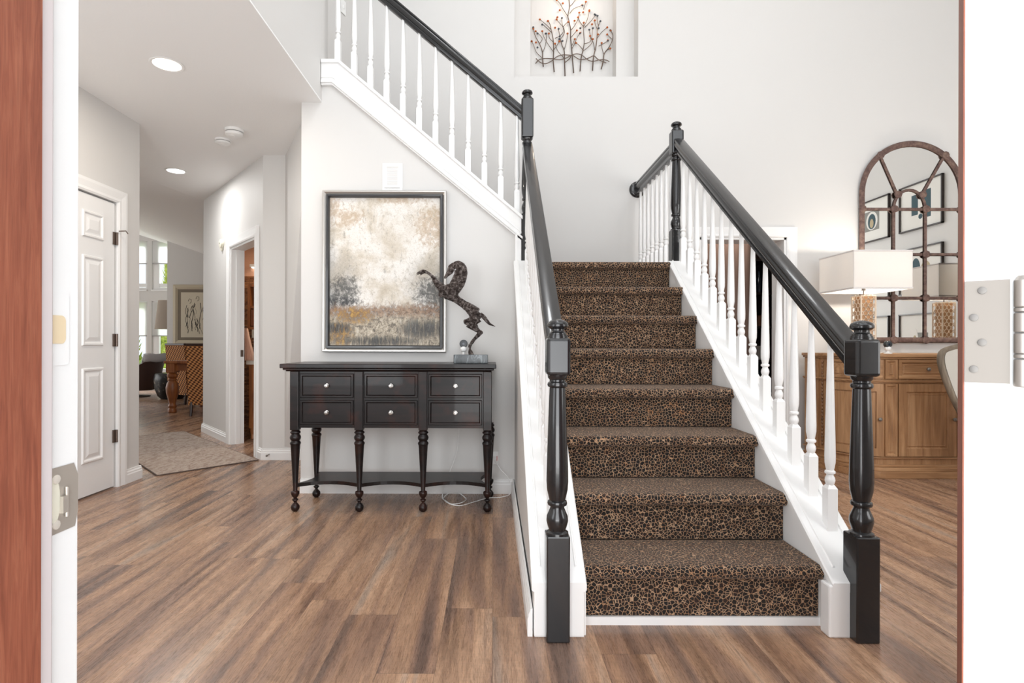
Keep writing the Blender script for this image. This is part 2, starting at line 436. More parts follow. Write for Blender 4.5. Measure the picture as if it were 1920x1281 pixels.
# right wall and front wall
struct(B(5.0, 5.12, 0.5, YB, 0, H2).build('wall_right', M_wall))
w = MB()
w.box(-2.84, -2.4, .5, .62, 0, H1); w.box(-.95, -.50, .5, .62, 0, H1); w.box(-2.4, -.95, .5, .62, 0, .5); w.box(-2.4, -.95, .5, .62, 2.1, H1); w.box(-1.3, -.50, .5, .62, H1, H2); w.box(.66, 2.3, .5, .62, 0, 2.65); w.box(2.3, 4.5, .5, .62, 0, .7)
w.box(4.5, 5.0, .5, .62, 0, 2.65); w.box(2.3, 4.5, .5, .62, 2.5, 2.65); w.box(-.5, .66, .5, .62, 2.10, 2.65)
w.box(-.9, 5.0, .5, .62, 4.85, H2); w.box(2.7, 5.0, .5, .62, 2.65, 4.85); w.box(-1.3, -.9, .5, .62, H1, H2)
struct(w.build('wall_front', M_wall))
fr = MB(); fr.frame(-.9, 2.7, 2.65, 4.85, .07, .5, .6); fr.box(.28, .32, .52, .58, 2.7, 4.8); fr.box(1.48, 1.52, .52, .58, 2.7, 4.8)
struct(fr.build('window_1', M_trim))  # unseen foyer window, put in as a light source
fr = MB(); fr.frame(2.3, 4.5, .7, 2.5, .07, .5, .6); fr.box(3.38, 3.42, .52, .58, .77, 2.43); fr.box(2.37, 4.43, .53, .57, 1.58, 1.62)
struct(fr.build('window_2', M_trim))  # unseen dining window, added to bring in light
fr = MB(); fr.frame(-2.4, -.95, .5, 2.1, .07, .5, .6); fr.box(-1.70, -1.65, .52, .58, .57, 2.03)
struct(fr.build('window_5', M_trim))  # unseen hall window, made up to go with the hall fill light

# ------------------------------------------------------------------ baseboards
BP = [(0, 0), (.018, 0), (.018, .062), (.014, .070), (.014, .080), (.008, .090), (.008, .098), (0, .10)]
def baseboard(name, a, b, out):
    return struct(MB().sweep(BP, a, b, out).build(name, M_trim))
baseboard('baseboard_stairs', (-1.34, YW, 0), (0.15, YW, 0), (0, -1, 0))
baseboard('baseboard_stair_side', (.142, 1.99, 0), (.142, YW, 0), (-1, 0, 0))
baseboard('baseboard_left', (-2.72, 4.11, 0), (-2.72, 4.318, 0), (1, 0, 0))
baseboard('baseboard_left_near', (-2.72, .62, 0), (-2.72, 3.18, 0), (1, 0, 0))
baseboard('baseboard_hall_end', (-2.068, 5.0, 0), (-1.26, 5.0, 0), (0, -1, 0))
baseboard('baseboard_angled_left', ang(1.09, 0, 0), ang(AL + .012, 0, 0), -dn)
baseboard('baseboard_angled_right', ang(-.01, 0, 0), ang(.09, 0, 0), -dn)
baseboard('baseboard_back', (2.74, YB, 0), (5.0, YB, 0), (0, -1, 0))
baseboard('baseboard_back_left', (1.37, YB, 0), (1.77, YB, 0), (0, -1, 0))
baseboard('baseboard_great_room', (-11, YG, 0), (-6.76, YG, 0), (0, -1, 0))
baseboard('baseboard_chase', (-6.76, 11.6, 0), (-3.5, 11.6, 0), (0, -1, 0))

# ------------------------------------------------------------------ door casings
def casing_prof():  # (across, out)
    return [(0, 0), (0, .012), (.012, .018), (.03, .014), (.05, .017), (.07, .020), (.09, .020), (.09, 0)]
def casing(mb, a_in, b_in, ztop, out, along):
    """two legs and a head round an opening between points a_in and b_in; across grows away from the opening"""
    al = Vector(along)
    P = casing_prof(); w = .09; n = len(P)
    def ring(base, across_dir, zshift):
        return [Vector(base) + Vector(across_dir) * p[0] + Vector(out) * p[1] + Vector((0, 0, zshift * p[0])) for p in P]
    for base, d in ((a_in, -al), (b_in, al)):
        lo = ring((base[0], base[1], 0), d, 0); hi = ring((base[0], base[1], ztop), d, 1)
        mb.add(lo + hi, [tuple(range(n)), tuple(range(2 * n - 1, n - 1, -1))] + [(i, (i + 1) % n, (i + 1) % n + n, i + n) for i in range(n)])
    l = ring((a_in[0], a_in[1], ztop), -al, 1); r = ring((b_in[0], b_in[1], ztop), al, 1)
    mb.add(l + r, [tuple(range(n)), tuple(range(2 * n - 1, n - 1, -1))] + [(i, (i + 1) % n, (i + 1) % n + n, i + n) for i in range(n)])
    return mb
t = casing(MB(), (-2.72, 3.25), (-2.72, 4.04), 2.05, (1, 0, 0), (0, 1, 0)); struct(t.build('trim_1', M_trim))
p0 = ang(DT0, 0, 0); p1 = ang(DT1, 0, 0)
t = casing(MB(), (p0.x, p0.y), (p1.x, p1.y), 2.02, tuple(-dn), tuple(du))
angbox(t, DT0 - .001, DT0 + .018, 0, .13, 0, 2.02); angbox(t, DT1 - .018, DT1 + .001, 0, .13, 0, 2.02); angbox(t, DT0, DT1, 0, .13, 2.0, 2.02)
angbox(t, DT1 - .03, DT1 - .017, .05, .09, 0, 2.0)
tr2 = struct(t.build('trim_2', M_trim))
sp = angbox(MB(), DT1 - .0195, DT1 - .0175, .088, .122, .90, .97); sp.build('strike_plate', M_bronze, tr2)
t = casing(MB(), (1.86, YB), (2.65, YB), 2.01, (0, -1, 0), (1, 0, 0))
t.box(1.86, 1.88, YB, YB + .22, 0, 2.01); t.box(2.63, 2.65, YB, YB + .22, 0, 2.01); t.box(1.86, 2.65, YB, YB + .22, 1.99, 2.01)
struct(t.build('trim_3', M_trim))

# ------------------------------------------------------------------ closet door (6 panels) in the left wall
def panel_door(name, X, y0, y1, z0, z1, out):
    d = bpy.data.objects.new(name, None); C.objects.link(d); d.location = (X, y0, 0); d['kind'] = 'structure'
    leaf = MB(); W_ = y1 - y0; st = .115; pw = (W_ - 3 * st) / 2
    rows = [(z0 + .22, .87), (1.02, 1.63), (1.75, 1.93)]
    xf = X; xb = X - .035 * out
    cuts = [(y0 + st, y0 + st + pw), (y0 + 2 * st + pw, y1 - st)]
    leaf.box(min(xf, xb), max(xf, xb), y0, y1, z0, z1)
    o = leaf.build('door_leaf', M_trim, d)
    for (a, b) in cuts:
        for (c, e) in rows:
            p = MB(); r = .012; e1 = .028
            xo = X + .010 * out; xi = X + .0015 * out
            # raised ogee ring and raised field
            def rect(i, x): return [(x, a + i, c + i), (x, b - i, c + i), (x, b - i, e - i), (x, a + i, e - i)]
            loops = [rect(0, X), rect(.006, xo), rect(.016, xo), rect(.026, xi), rect(.034, xi), rect(.058, X + .009 * out)]
            vs = [v for L in loops for v in L]; fs = []
            for i in range(len(loops) - 1):
                for k in range(4):
                    fs.append((i * 4 + k, i * 4 + (k + 1) % 4, (i + 1) * 4 + (k + 1) % 4, (i + 1) * 4 + k))
            fs.append(tuple((len(loops) - 1) * 4 + k for k in range(4)))
            p.add(vs, fs); p.build('door_panel', M_trim, d)
    return d
d2 = panel_door('door_2', -2.725, 3.27, 4.025, .012, 2.04, 1)
for z in (.37, 1.06, 1.79):
    h = MB(); h.tube([(-2.712, 4.033, z - .045), (-2.712, 4.033, z + .045)], .008, 10)
    h.box(-2.724, -2.716, 4.005, 4.045, z - .045, z + .045)
    h.build('hinge', M_bronze, d2, smooth=True)
h = MB(); h.tube([(-2.70, 4.035, 1.845), (-2.66, 4.05, 1.85), (-2.65, 4.06, 1.83)], .004, 8); h.build('hinge_stop', M_bronze, d2, smooth=True)

# ------------------------------------------------------------------ front door leaf and jamb
th = math.radians(39.4)
piv = Vector((.569, .608, 0))
ld = Vector((math.sin(th), math.cos(th), 0))       # along the leaf, away from the hinge
tdv = Vector((-math.cos(th), math.sin(th), 0))     # from inner face to outer (brown) face
fd = bpy.data.objects.new('door_1', None); C.objects.link(fd); fd.location = piv; fd['kind'] = 'structure'
def leafbox(mb, l0, l1, t0, t1, z0, z1):
    vs = [piv + ld * a + tdv * b + Vector((0, 0, c)) for c in (z0, z1) for a, b in ((l0, t0), (l1, t0), (l1, t1), (l0, t1))]
    return mb.add(vs, [(0, 3, 2, 1), (4, 5, 6, 7), (0, 1, 5, 4), (1, 2, 6, 5), (2, 3, 7, 6), (3, 0, 4, 7)])
leafbox(MB(), .0, .91, -.006, .0440, .012, 2.04).build('door_leaf', M_trim, fd)
leafbox(MB(), .0, .91, .0441, .0455, .012, 2.04).build('door_face', M_doorbrown, fd)
for zc in (1.055, 1.86, .25):
    hl = MB(); leafbox(hl, -.0025, .0, .006, .0435, zc - .057, zc + .057)
    ho = hl.build('hinge', M_silver, fd)
    for (tt, zz) in ((.029, .046), (.036, .016), (.029, -.012), (.036, -.042)):
        c = piv + ld * (-.0028) + tdv * tt + Vector((0, 0, zc + zz))
        sc = MB(); sc.tube([c + ld * .002, c - ld * .0012, c - ld * .0016], [.0042, .0040, .0022], 14)
        so = sc.build('screw', M_hscrew, ho, smooth=True)
        so.parent = ho
    bc = piv - ld * .004 - tdv * .004
    kn = MB()
    for k, (a, b) in enumerate(((-.060, -.030), (-.029, -.0245), (-.024, -.002), (-.001, .020), (.021, .0255), (.026, .056))):
        kn.tube([bc + Vector((0, 0, zc + a)), bc + Vector((0, 0, zc + a + .001)), bc + Vector((0, 0, zc + b - .001)), bc + Vector((0, 0, zc + b))], [.0066, .0074, .0074, .0066], 16)
    kn.tube([bc + Vector((0, 0, zc + .056)), bc + Vector((0, 0, zc + .060))], [.0066, .004], 16)
    ko = kn.build('hinge_knuckle', mat('satin_knuckle_' + str(int(zc * 100)), (.40, .37, .34), .45, .7), ho, smooth=True)
jm = bpy.data.objects.new('trim_4', None); C.objects.link(jm); jm.location = (-.462, .6, 0); jm['kind'] = 'structure'
B(-.50, -.462, .578, .6225, 0, 2.08).build('jamb_rabbet', M_trim, jm)
B(-.50, -.450, .36, .5580, 0, 2.10).build('jamb_stop', M_doorbrown, jm)
B(-.50, -.4535, .5582, .5775, 0, 2.08).build('weatherstrip', mat('weatherstrip_vinyl', (.62, .56, .56), .5), jm, bevel=.002)
B(-.46, .66, .50, .60, 2.06, 2.10).build('head_jamb', M_trim, jm)
B(.60, .66, .50, .60, 0, 2.08).build('hinge_jamb', M_trim, jm)
# strike plate (latch) : a plate with a D-shaped mouth, and the deadbolt recess
def yz_plate(x, y0, y1, z0, z1, hole, th_):
    """plate in plane x with a hole polygon (list of y,z), radial mesh"""
    n = len(hole); cy = sum(p[0] for p in hole) / n; cz = sum(p[1] for p in hole) / n
    vs = []
    for (y, z) in hole:
        dy, dz = y - cy, z - cz; k = 1e9
        if dy > 1e-9: k = min(k, (y1 - cy) / dy)
        if dy < -1e-9: k = min(k, (y0 - cy) / dy)
        if dz > 1e-9: k = min(k, (z1 - cz) / dz)
        if dz < -1e-9: k = min(k, (z0 - cz) / dz)
        vs.append((cy + dy * k, cz + dz * k))
    V = [(x, *p) for p in hole] + [(x, *p) for p in vs] + [(x - th_, *p) for p in hole]
    F = [(i, (i + 1) % n, (i + 1) % n + n, i + n) for i in range(n)] + [(i, (i + 1) % n, (i + 1) % n + 2 * n, i + 2 * n) for i in range(n)]
    return V, F
hole = []
for k in range(32):
    a = 2 * PI * k / 32 + .01; hole.append((.590 + .0095 * math.cos(a) * (1 if math.cos(a) < 0 else .75), .873 + .024 * math.sin(a)))
pl = MB(); pl.add(*yz_plate(-.4612, .5785, .6225, .838, .908, hole, .0012))
pl.tube([(-.4600, .6225, .838), (-.4600, .6240, .838)], .0001, 4)
M_strike = mat('satin_strike_metal', (.60, .55, .49), .38, .65)
sp = pl.build('strike_plate', M_strike, jm)
B(-.4700, -.4616, .579, .600, .845, .900).build('strike_pocket', M_cream, sp).parent = sp
for z in (.8955, .8475):
    s_ = MB(); s_.tube([(-.4615, .5915, z), (-.4602, .5915, z), (-.4597, .5915, z)], [.0050, .0048, .0025], 14); s_.build('screw', mat('pale_screw_metal', (.85, .80, .72), .3, .4), sp, smooth=True)
tb = MB(); tb.box(-.4612, -.4575, .5965, .6035, .858, .876); tb.tube([(-.459, .6035, .853), (-.459, .6035, .885)], .0016, 8); tb.build('latch_tab', M_strike, sp)
def rrect(y0, y1, z0, z1, r):
    P = []
    for cy, cz, a0 in ((y1 - r, z1 - r, 0), (y0 + r, z1 - r, 90), (y0 + r, z0 + r, 180), (y1 - r, z0 + r, 270)):
        for k in range(7):
            a = math.radians(a0 + 15 * k); P.append((cy + r * math.cos(a), cz + r * math.sin(a)))
    return P
MB().prism(rrect(.581, .6085, 1.016, 1.094, .005), 0, -.4622, -.4609).build('deadbolt_plate', M_white, jm)
MB().prism(rrect(.5795, .6030, 1.039, 1.069, .006), 0, -.4612, -.4602).build('deadbolt_mouth', mat('worn_brass_cream', g('e2cfae'), .5), jm)

# ------------------------------------------------------------------ staircase
X0, X1 = .325, 1.212
Y1, RUN, Z0, RISE = 2.08, .254, .030, .197
def zk(y): return .19 + .757 * (y - 1.985)
st = thing('staircase', 'open staircase with brown and black leopard-spotted carpet steps between white kerbs', 'staircase', (.77, 2.08, 0))
B(X0, X1, Y1 - .008, Y1 + .02, 0, Z0).build('floor_strip', M_trim, st)
for i in range(1, 9):
    yr = Y1 + RUN * (i - 1); zb = 0 if i == 1 else Z0 + RISE * (i - 1); zt = Z0 + RISE * i
    if i == 1: zb = Z0 + .001
    prof = [(yr, zb), (yr, zt - .052), (yr - .012, zt - .050)]
    for k in range(9):
        a = PI * 1.5 - PI * k / 8
        prof.append((yr - .014 + .023 * math.cos(a), zt - .026 + .025 * math.sin(a)))
    prof[2] = (yr - .004, zt - .051)
    ye = yr + RUN - .001 if i < 8 else YB - .001
    prof += [(yr + .02, zt), (ye, zt), (ye, zb)]
    MB().prism(prof, 0, X0 + .001, X1 - .001).build('carpet_step' if i < 8 else 'landing', M_carpet, st, bevel=.006, smooth=True)
B(.02, X0, 4.03, YB - .001, 1.2, 1.606).build('landing', M_carpet, st)
# kerbs: right, left, landing
def kerb_poly(yend): return [(1.985, 0), (1.985, .19), (3.86, 1.61), (yend, 1.62), (yend, 0)]
kr = MB(); kr.prism([(1.987, 0), (1.987, .170), (3.86, 1.590), (YB - .001, 1.60), (YB - .001, 0)], 0, X1, 1.365); kr.build('kerb', M_trim, st)
kl = MB(); kl.prism([(1.987, 0), (1.987, .170), (YW - .001, 1.60), (YW - .001, 0)], 0, .150, X0)
kb = kl.build('kerb', M_wall, st)
kf = B(.146, X0 + .001, 1.983, 2.06, 0, .186); kf.build('kerb_end', M_trim, st, bevel=.006)
B(X1 - .02, 1.371, 1.983, 2.04, 0, .186).build('kerb_end', M_trim, st, bevel=.006)
B(X0, X0 + .008, 2.0, 2.07, 0, .17).build('kerb_lining', M_trim, st)
ll = MB(); ll.prism([(2.06, 0), (2.06, .225), (YW, 1.615), (YW, 1.2)], 0, X0 - .001, X0 + .004); ll.build('kerb_lining', M_trim, st)
def cap(xa, xb, name, ye):
    m = MB(); pr = [(-.008, 0), (-.008, -.022), (.0, -.028), (xb - xa, -.028), (xb - xa + .008, -.022), (xb - xa + .008, 0), (xb - xa + .003, .005), (-.003, .005)]
    m.sweep(pr, (xa, 1.982, .19), (xa, 3.86, 1.61), (1, 0, 0)); 
    if ye: m.sweep(pr, (xa, 3.86, 1.61), (xa, ye, 1.61), (1, 0, 0))
    # cove strips just inside both edges
    for xx in (xa + .018, xb - .030):
        m.sweep([(0, 0), (.012, 0), (.009, .010), (.003, .010)], (xx, 2.03, .194 + .757 * .045), (xx, 3.86, 1.612), (1, 0, 0))
    return m.build(name, M_trim, st)
cap(.146, X0, 'kerb_cap', YW - .005)
cap(X1, 1.367, 'kerb_cap', YB - .002)
# upper flight: kerb in front plane, steps behind
uf = thing('upper_stair_flight', 'white moulded skirt and steps of the upper flight climbing left over the painting', 'staircase', (.2, 4.0, 1.61))
def band(mb, lo, hi, ya, yb, xr=.20):
    """sloped band between offsets lo, hi below the top line"""
    mb.add([(x, y, z) for y in (ya, yb) for x, z in ((xr, zup(xr) - hi), (xr, zup(xr) - lo), (-1.075, 3.0 - lo), (-1.196, 3.0 - lo), (-1.196, 3.0 - hi), (-1.075 - .045 * (hi > .1), 3.0 - hi))],
           [(0, 1, 2, 5), (5, 2, 3, 4), (6, 11, 8, 7), (11, 10, 9, 8), (0, 6, 7, 1), (1, 7, 8, 2), (2, 8, 9, 3), (3, 9, 10, 4), (4, 10, 11, 5), (5, 11, 6, 0)])
    return mb
band(MB(), .0, .17, 3.872, 3.8995).build('skirt_board', M_trim, uf)
band(MB(), -.004, .022, 3.858, 4.026).build('kerb_cap', M_trim, uf, bevel=.004)
mm = MB(); band(mm, .140, .158, 3.860, 3.88); band(mm, .112, .122, 3.866, 3.88)
mm.build('skirt_moulding', M_trim, uf, bevel=.003)
tt = MB(); tt.box(.148, .225, 3.872, 3.899, 1.60, 1.80); tt.box(.150, .165, 3.862, 3.88, 1.60, 1.80); tt.build('skirt_return', M_trim, uf)
for i in range(1, 8):
    xa = .22 - .2335 * (i - 1); zt = 1.606 + RISE * i
    q = [(xa, zt - RISE), (xa, zt - .05), (xa + .025, zt - .04), (xa + .03, zt - .02), (xa + .02, zt), (xa - .235, zt), (xa - .235, zt - RISE)]
    if i == 7: q = [(a, b) if a > -1.19 else (-1.19, b) for a, b in q]
    MB().prism(q, 1, 4.03, YB - .001).build('carpet_step', M_carpet, uf)

# ---- balusters, newels, rails
def baluster_mesh(L):
    """local, bottom at z=0 up to z=L"""
    m = MB(); h = .019
    zb = .175
    m.box(-h, h, -h, h, 0, zb)
    k = len(m.v)
    m.add([(-h, -h, zb), (h, -h, zb), (h, h, zb), (-h, h, zb), (-.011, -.011, zb + .014), (.011, -.011, zb + .014), (.011, .011, zb + .014), (-.011, .011, zb + .014)],
          [(0, 1, 5, 4), (1, 2, 6, 5), (2, 3, 7, 6), (3, 0, 4, 7), (4, 5, 6, 7)])
    m.lathe([(.013, zb), (.0125, zb + .012), (.016, zb + .020), (.0185, zb + .030), (.017, zb + .040), (.0125, zb + .050), (.012, zb + .054), (.018, zb + .057), (.0195, zb + .062),
             (.018, zb + .067), (.0135, zb + .070), (.0155, zb + .080), (.019, zb + .100), (.0195, zb + .125), (.018, zb + .20), (.0095, L)], 0, 0, 16)
    return m
def balusters(parent, pts, L):
    first = None
    for p in pts:
        rel = Vector(p) - parent.location
        if first is None:
            first = baluster_mesh(L).build('baluster', M_white, parent, smooth=True, local=True); first.location = rel
        else:
            c = first.copy(); C.objects.link(c); c.parent = parent; c.location = rel
def newel(parent, x, y, z0, zbase, zs, zblk, w=.082):
    """square base up to zbase, turned shaft up to zs, square block up to zblk, mushroom finial"""
    m = MB(); h = w / 2
    m.box(x - h, x + h, y - h, y + h, z0, zbase)
    m2 = MB(); m2.box(x - h - .001, x + h + .001, y - h - .001, y + h + .001, zs, zblk)
    L = zs - zbase
    t = MB(); zz = zbase
    t.lathe([(.040, zz - .004), (.039, zz + .006), (.030, zz + .012), (.031, zz + .018), (.034, zz + .026), (.0385, zz + .045), (.037, zz + .062), (.030, zz + .078), (.0245, zz + .092), (.025, zz + .098),
             (.033, zz + .101), (.035, zz + .108), (.033, zz + .115), (.028, zz + .118), (.031, zz + .130), (.0365, zz + .155), (.0385, zz + .185), (.0375, zz + .24),
             (.0285, zs - .052), (.028, zs - .044), (.034, zs - .040), (.036, zs - .033), (.034, zs - .026), (.028, zs - .022), (.028, zs - .016), (.034, zs - .010), (.036, zs + .004)], x, y, 32)
    c = MB(); b = zblk
    c.lathe([(.037, b - .004), (.0365, b + .006), (.034, b + .007), (.034, b + .011), (.031, b + .012), (.0305, b + .017), (.026, b + .020), (.0235, b + .026), (.024, b + .031), (.031, b + .034),
             (.0375, b + .040), (.0380, b + .046), (.034, b + .055), (.024, b + .062), (.010, b + .066), (.0005, b + .067)], x, y, 32)
    n_ = m.build('newel_post', M_black, parent, bevel=.005)
    m2.build('newel_block', M_black, n_, bevel=.012, seg=3).parent = n_
    t.build('turned_shaft', M_black, n_, smooth=True).parent = n_
    c.build('finial', M_black, n_, smooth=True).parent = n_
    return n_
_rh = [(.020, -.050), (.024, -.048), (.024, -.034), (.019, -.030), (.020, -.020), (.029, -.012), (.035, -.002), (.036, .008), (.034, .017), (.030, .021), (.030, .026), (.0345, .029), (.0345, .034), (.032, .043), (.026, .0455), (.0, .048)]
RP = _rh + [(-a, b) for a, b in _rh[-2::-1]]
def rail(parent, a, b, wdir): return MB().sweep(RP, a, b, wdir).build('handrail', M_black, parent, smooth=True)
ys14 = [2.17 + .13 * k for k in range(14)]
def zr(y): return 1.005 + .753 * (y - 2.03)
r1 = thing('stair_railing', 'railing at the right of the carpeted steps, beside the sideboard', 'railing', (1.306, 1.985, 0))
newel(r1, 1.306, 1.985, 0.0, .37, .928, 1.060)
rail(r1, (1.306, 2.02, zr(2.02)), (1.301, 3.94, zr(3.94)), (1, 0, 0))
Lb = (zr(2.5) - .045) - (zk(2.5) - .02)
balusters(r1, [(1.306, y, zk(y) - .02) for y in ys14], Lb)
r2 = thing('stair_railing', 'railing at the left of the carpeted steps, seen nearly end-on', 'railing', (.228, 1.985, 0))
newel(r2, .228, 1.985, 0.0, .37, .930, 1.062)
rail(r2, (.228, 2.02, zr(2.02)), (.232, 3.86, zr(3.86)), (1, 0, 0))
balusters(r2, [(.228, y, zk(y) - .02) for y in ys14[:13]], Lb)
r3 = thing('stair_railing', 'short level railing along the landing from the right top post to the back wall', 'railing', (1.297, 3.98, 1.62))
newel(r3, 1.297, 3.98, 1.612, 1.85, 2.385, 2.555)
rail(r3, (1.30, 4.02, 2.44), (1.30, YB - .02, 2.44), (1, 0, 0))
balusters(r3, [(1.30, 4.10 + .122 * k, 1.60) for k in range(8)], 2.395 - 1.60)
ro = MB(); ro.tube([(1.30, YB - .022, 2.44), (1.30, YB - .018, 2.44), (1.30, YB - .010, 2.44), (1.30, YB, 2.44)], [.045, .062, .072, .074], 32)
ro.build('rosette', M_black, r3, smooth=True)
r4 = thing('stair_railing', 'railing of the upper flight, black handrail and white balusters climbing left above the painting', 'railing', (.232, 3.90, 1.62))
newel(r4, .232, 3.905, 1.60, 1.94, 2.47, 2.745)
def zr4(x): return 2.665 + .84 * (.19 - x)
rail(r4, (.19, 3.935, zr4(.19)), (-1.198, 3.935, zr4(-1.198)), (0, 1, 0))
balusters(r4, [(.163 - .1145 * k, 3.935, zup(.163 - .1145 * k) - .02 if k < 11 else 2.99) for k in range(12)], .73)

# ------------------------------------------------------------------ console table
CX = (-1.225, -.828, -.433, -.035)
YF, YK = 3.47, 3.80
ct = thing('console_table', 'dark distressed console table with six drawers and turned legs below the painting', 'table', (-.63, 3.64, 0))
tp = MB(); x0, x1 = -1.305, .018
tp.box(x0, x1, 3.415, 3.872, .888, .915); tp.box(x0 + .014, x1 - .014, 3.428, 3.872, .876, .888); tp.box(x0 + .028, x1 - .028, 3.442, 3.872, .868, .876)
tp.build('table_top', M_espresso, ct, bevel=.004)
bd = MB(); bd.box(-1.250, -.010, 3.462, 3.84, .518, .868)
bd.build('case', M_espresso, ct, bevel=.002)
for cx in CX:
    B(cx - .026, cx + .026, 3.444, 3.496, .505, .868).build('corner_post', M_espresso, ct, bevel=.003)
LEGP = [(.026, .507), (.023, .500), (.030, .494), (.032, .488), (.024, .480), (.024, .477), (.031, .468), (.0335, .458), (.031, .447), (.024, .438), (.026, .434), (.032, .428), (.033, .420), (.030, .414),
        (.0285, .408), (.013, .132), (.014, .128), (.024, .124), (.026, .118), (.025, .108), (.019, .094), (.010, .084), (.010, .080), (.018, .076), (.019, .071), (.016, .067), (.009, .060), (.009, .054), (.016, .048), (.025, .036),
        (.027, .026), (.024, .012), (.014, .002), (.012, .0)]
for cx in CX: MB().lathe(LEGP[::-1], cx, YF, 28).build('leg', M_espresso, ct, smooth=True)
for cx in (-1.195, -.022):
    MB().lathe(LEGP[::-1], cx, 3.79, 28).build('leg', M_espresso, ct, smooth=True)
M_espresso.node_tree.nodes['Principled BSDF'].inputs['Specular IOR Level'].default_value = 0.3
M_edge = wood('espresso_worn_edge', g('1c1311'), g('3a211a'), g('5a3326'), 0, 0.8, 0.3, 0.3)
for i in range(3):
    a, b = CX[i] + .034, CX[i + 1] - .034
    for (c, d) in ((.706, .853), (.538, .690)):
        dr = MB()
        def rect(k, y): return [(a + k, y, c + k), (b - k, y, c + k), (b - k, y, d - k), (a + k, y, d - k)]
        L = [rect(0, 3.4618), rect(0, 3.452), rect(.003, 3.449), rect(.012, 3.449), rect(.018, 3.456), rect(.020, 3.456)]
        vs = [v for q in L for v in q]; fs = []
        for u in range(len(L) - 1):
            for k in range(4): fs.append((u * 4 + k, u * 4 + (k + 1) % 4, (u + 1) * 4 + (k + 1) % 4, (u + 1) * 4 + k))
        fs.append(tuple((len(L) - 1) * 4 + k for k in range(4)))
        dr.add(vs, fs)
        do = dr.build('drawer', M_espresso, ct)
        kx, kz = (a + b) / 2, (c + d) / 2
        kn = MB(); kn.tube([(kx, 3.456, kz), (kx, 3.452, kz), (kx, 3.451, kz), (kx, 3.440, kz), (kx, 3.438, kz), (kx, 3.434, kz), (kx, 3.431, kz), (kx, 3.4305, kz)], [.013, .0135, .006, .005, .0115, .013, .010, .004], 20)
        kn.build('knob', M_screw, do, smooth=True)
# scalloped shelf
pts = [(-1.195, 3.80), (-.022, 3.80)]
def scal(pa, pb, depth, nx, ny, n=10):
    out = []
    for k in range(n + 1):
        t_ = k / n; q = 4 * t_ * (1 - t_)
        out.append((pa[0] + (pb[0] - pa[0]) * t_ + nx * depth * q, pa[1] + (pb[1] - pa[1]) * t_ + ny * depth * q))
    return out
sh = [(-1.195, 3.80), (-.022, 3.80)]
sh += scal((-.022, 3.79), (CX[3], YF + .01), .05, -1, 0)
for i in (3, 2, 1): sh += scal((CX[i], YF), (CX[i - 1], YF), .075, 0, 1)
sh += scal((CX[0], YF + .01), (-1.195, 3.79), .05, 1, 0)
MB().prism(sh, 2, .148, .170).build('shelf', M_espresso, ct)

# ------------------------------------------------------------------ painting over the console
pa = thing('painting', 'large abstract landscape painting in a silver and black frame above the console', 'painting', (-.752, 3.87, .98))
PX0, PX1, PZ0, PZ1 = -1.180, -.326, .982, 2.096
f = MB(); yf = YW - .001
def mitre(mb, prof, x0, x1, z0, z1):
    """prof: (inset, y) around a rectangle"""
    L = [[(x0 + i, y, z0 + i), (x1 - i, y, z0 + i), (x1 - i, y, z1 - i), (x0 + i, y, z1 - i)] for i, y in prof]
    vs = [v for q in L for v in q]; fs = []
    for u in range(len(L) - 1):
        for k in range(4): fs.append((u * 4 + k, u * 4 + (k + 1) % 4, (u + 1) * 4 + (k + 1) % 4, (u + 1) * 4 + k))
    return mb.add(vs, fs)
M_sil = mat('silver_leaf_frame', (.62, .60, .57), .35, .85)
mitre(MB(), [(0, yf), (0, yf - .042), (.004, yf - .046), (.012, yf - .046), (.026, yf - .034), (.028, yf - .030)], PX0, PX1, PZ0, PZ1).build('outer_frame', M_sil, pa)
M_bfr = mat('black_lacquer_frame', (.03, .032, .036), .3, coat=.4)
mitre(MB(), [(.026, yf - .02), (.026, yf - .040), (.030, yf - .046), (.040, yf - .046), (.046, yf - .034), (.048, yf - .010)], PX0, PX1, PZ0, PZ1).build('inner_frame', M_bfr, pa)
M_art = mat('abstract_landscape_canvas', rough=.55); n = N(M_art)
v = n.sep(n.co(kind='Generated'))
u_, w_ = v[0], v[2]
base = n.comb(u_, n.math('MULTIPLY', w_, 1.3), 0.0)
def vec(sx, sy, off): 
    return n.comb(n.math('MULTIPLY', u_, sx), n.math('MULTIPLY', w_, sy), off)
fine = n.noise(vec(9, 10, 0.3), 3.0, 8, 0.72, 0.6)
cloud = n.noise(vec(2.2, 3.0, 3.1), 1.6, 6, 0.62, 0.4)
vert = n.noise(vec(26, 5, 7.7), 1.5, 5, 0.65, 0.5)
c = n.ramp(cloud, [(0.28, g('c4b8a4')), (0.42, g('e2dacd')), (0.55, g('f6f3ee')), (0.8, g('fcfaf7'))])
# tan stains in the corners and at right
def blob(cx, cz, sx, sz):
    dx = n.math('DIVIDE', n.math('SUBTRACT', u_, cx), sx); dz = n.math('DIVIDE', n.math('SUBTRACT', w_, cz), sz)
    r2 = n.math('ADD', n.math('MULTIPLY', dx, dx), n.math('MULTIPLY', dz, dz))
    return n.math('SUBTRACT', 1.0, n.math('MINIMUM', r2, 1.0))
def mask(b, nz, k=1.6, lo=.55, hi=.95):
    q = n.math('ADD', b, n.math('MULTIPLY', n.math('SUBTRACT', nz, .5), k))
    return n.ramp(q, [(lo, (0, 0, 0)), (hi, (1, 1, 1))])
def both(a, b): return n.math('MAXIMUM', a, b)
tan = both(blob(.92, .80, .22, .22), both(blob(.17, .86, .22, .10), both(blob(.65, .99, .35, .05), blob(.02, .95, .12, .2))))
c = n.mix(n.math('MULTIPLY', n.sep(mask(tan, fine, 3.2, .45, 1.3))[0], .6), c, g('c2a27c'))
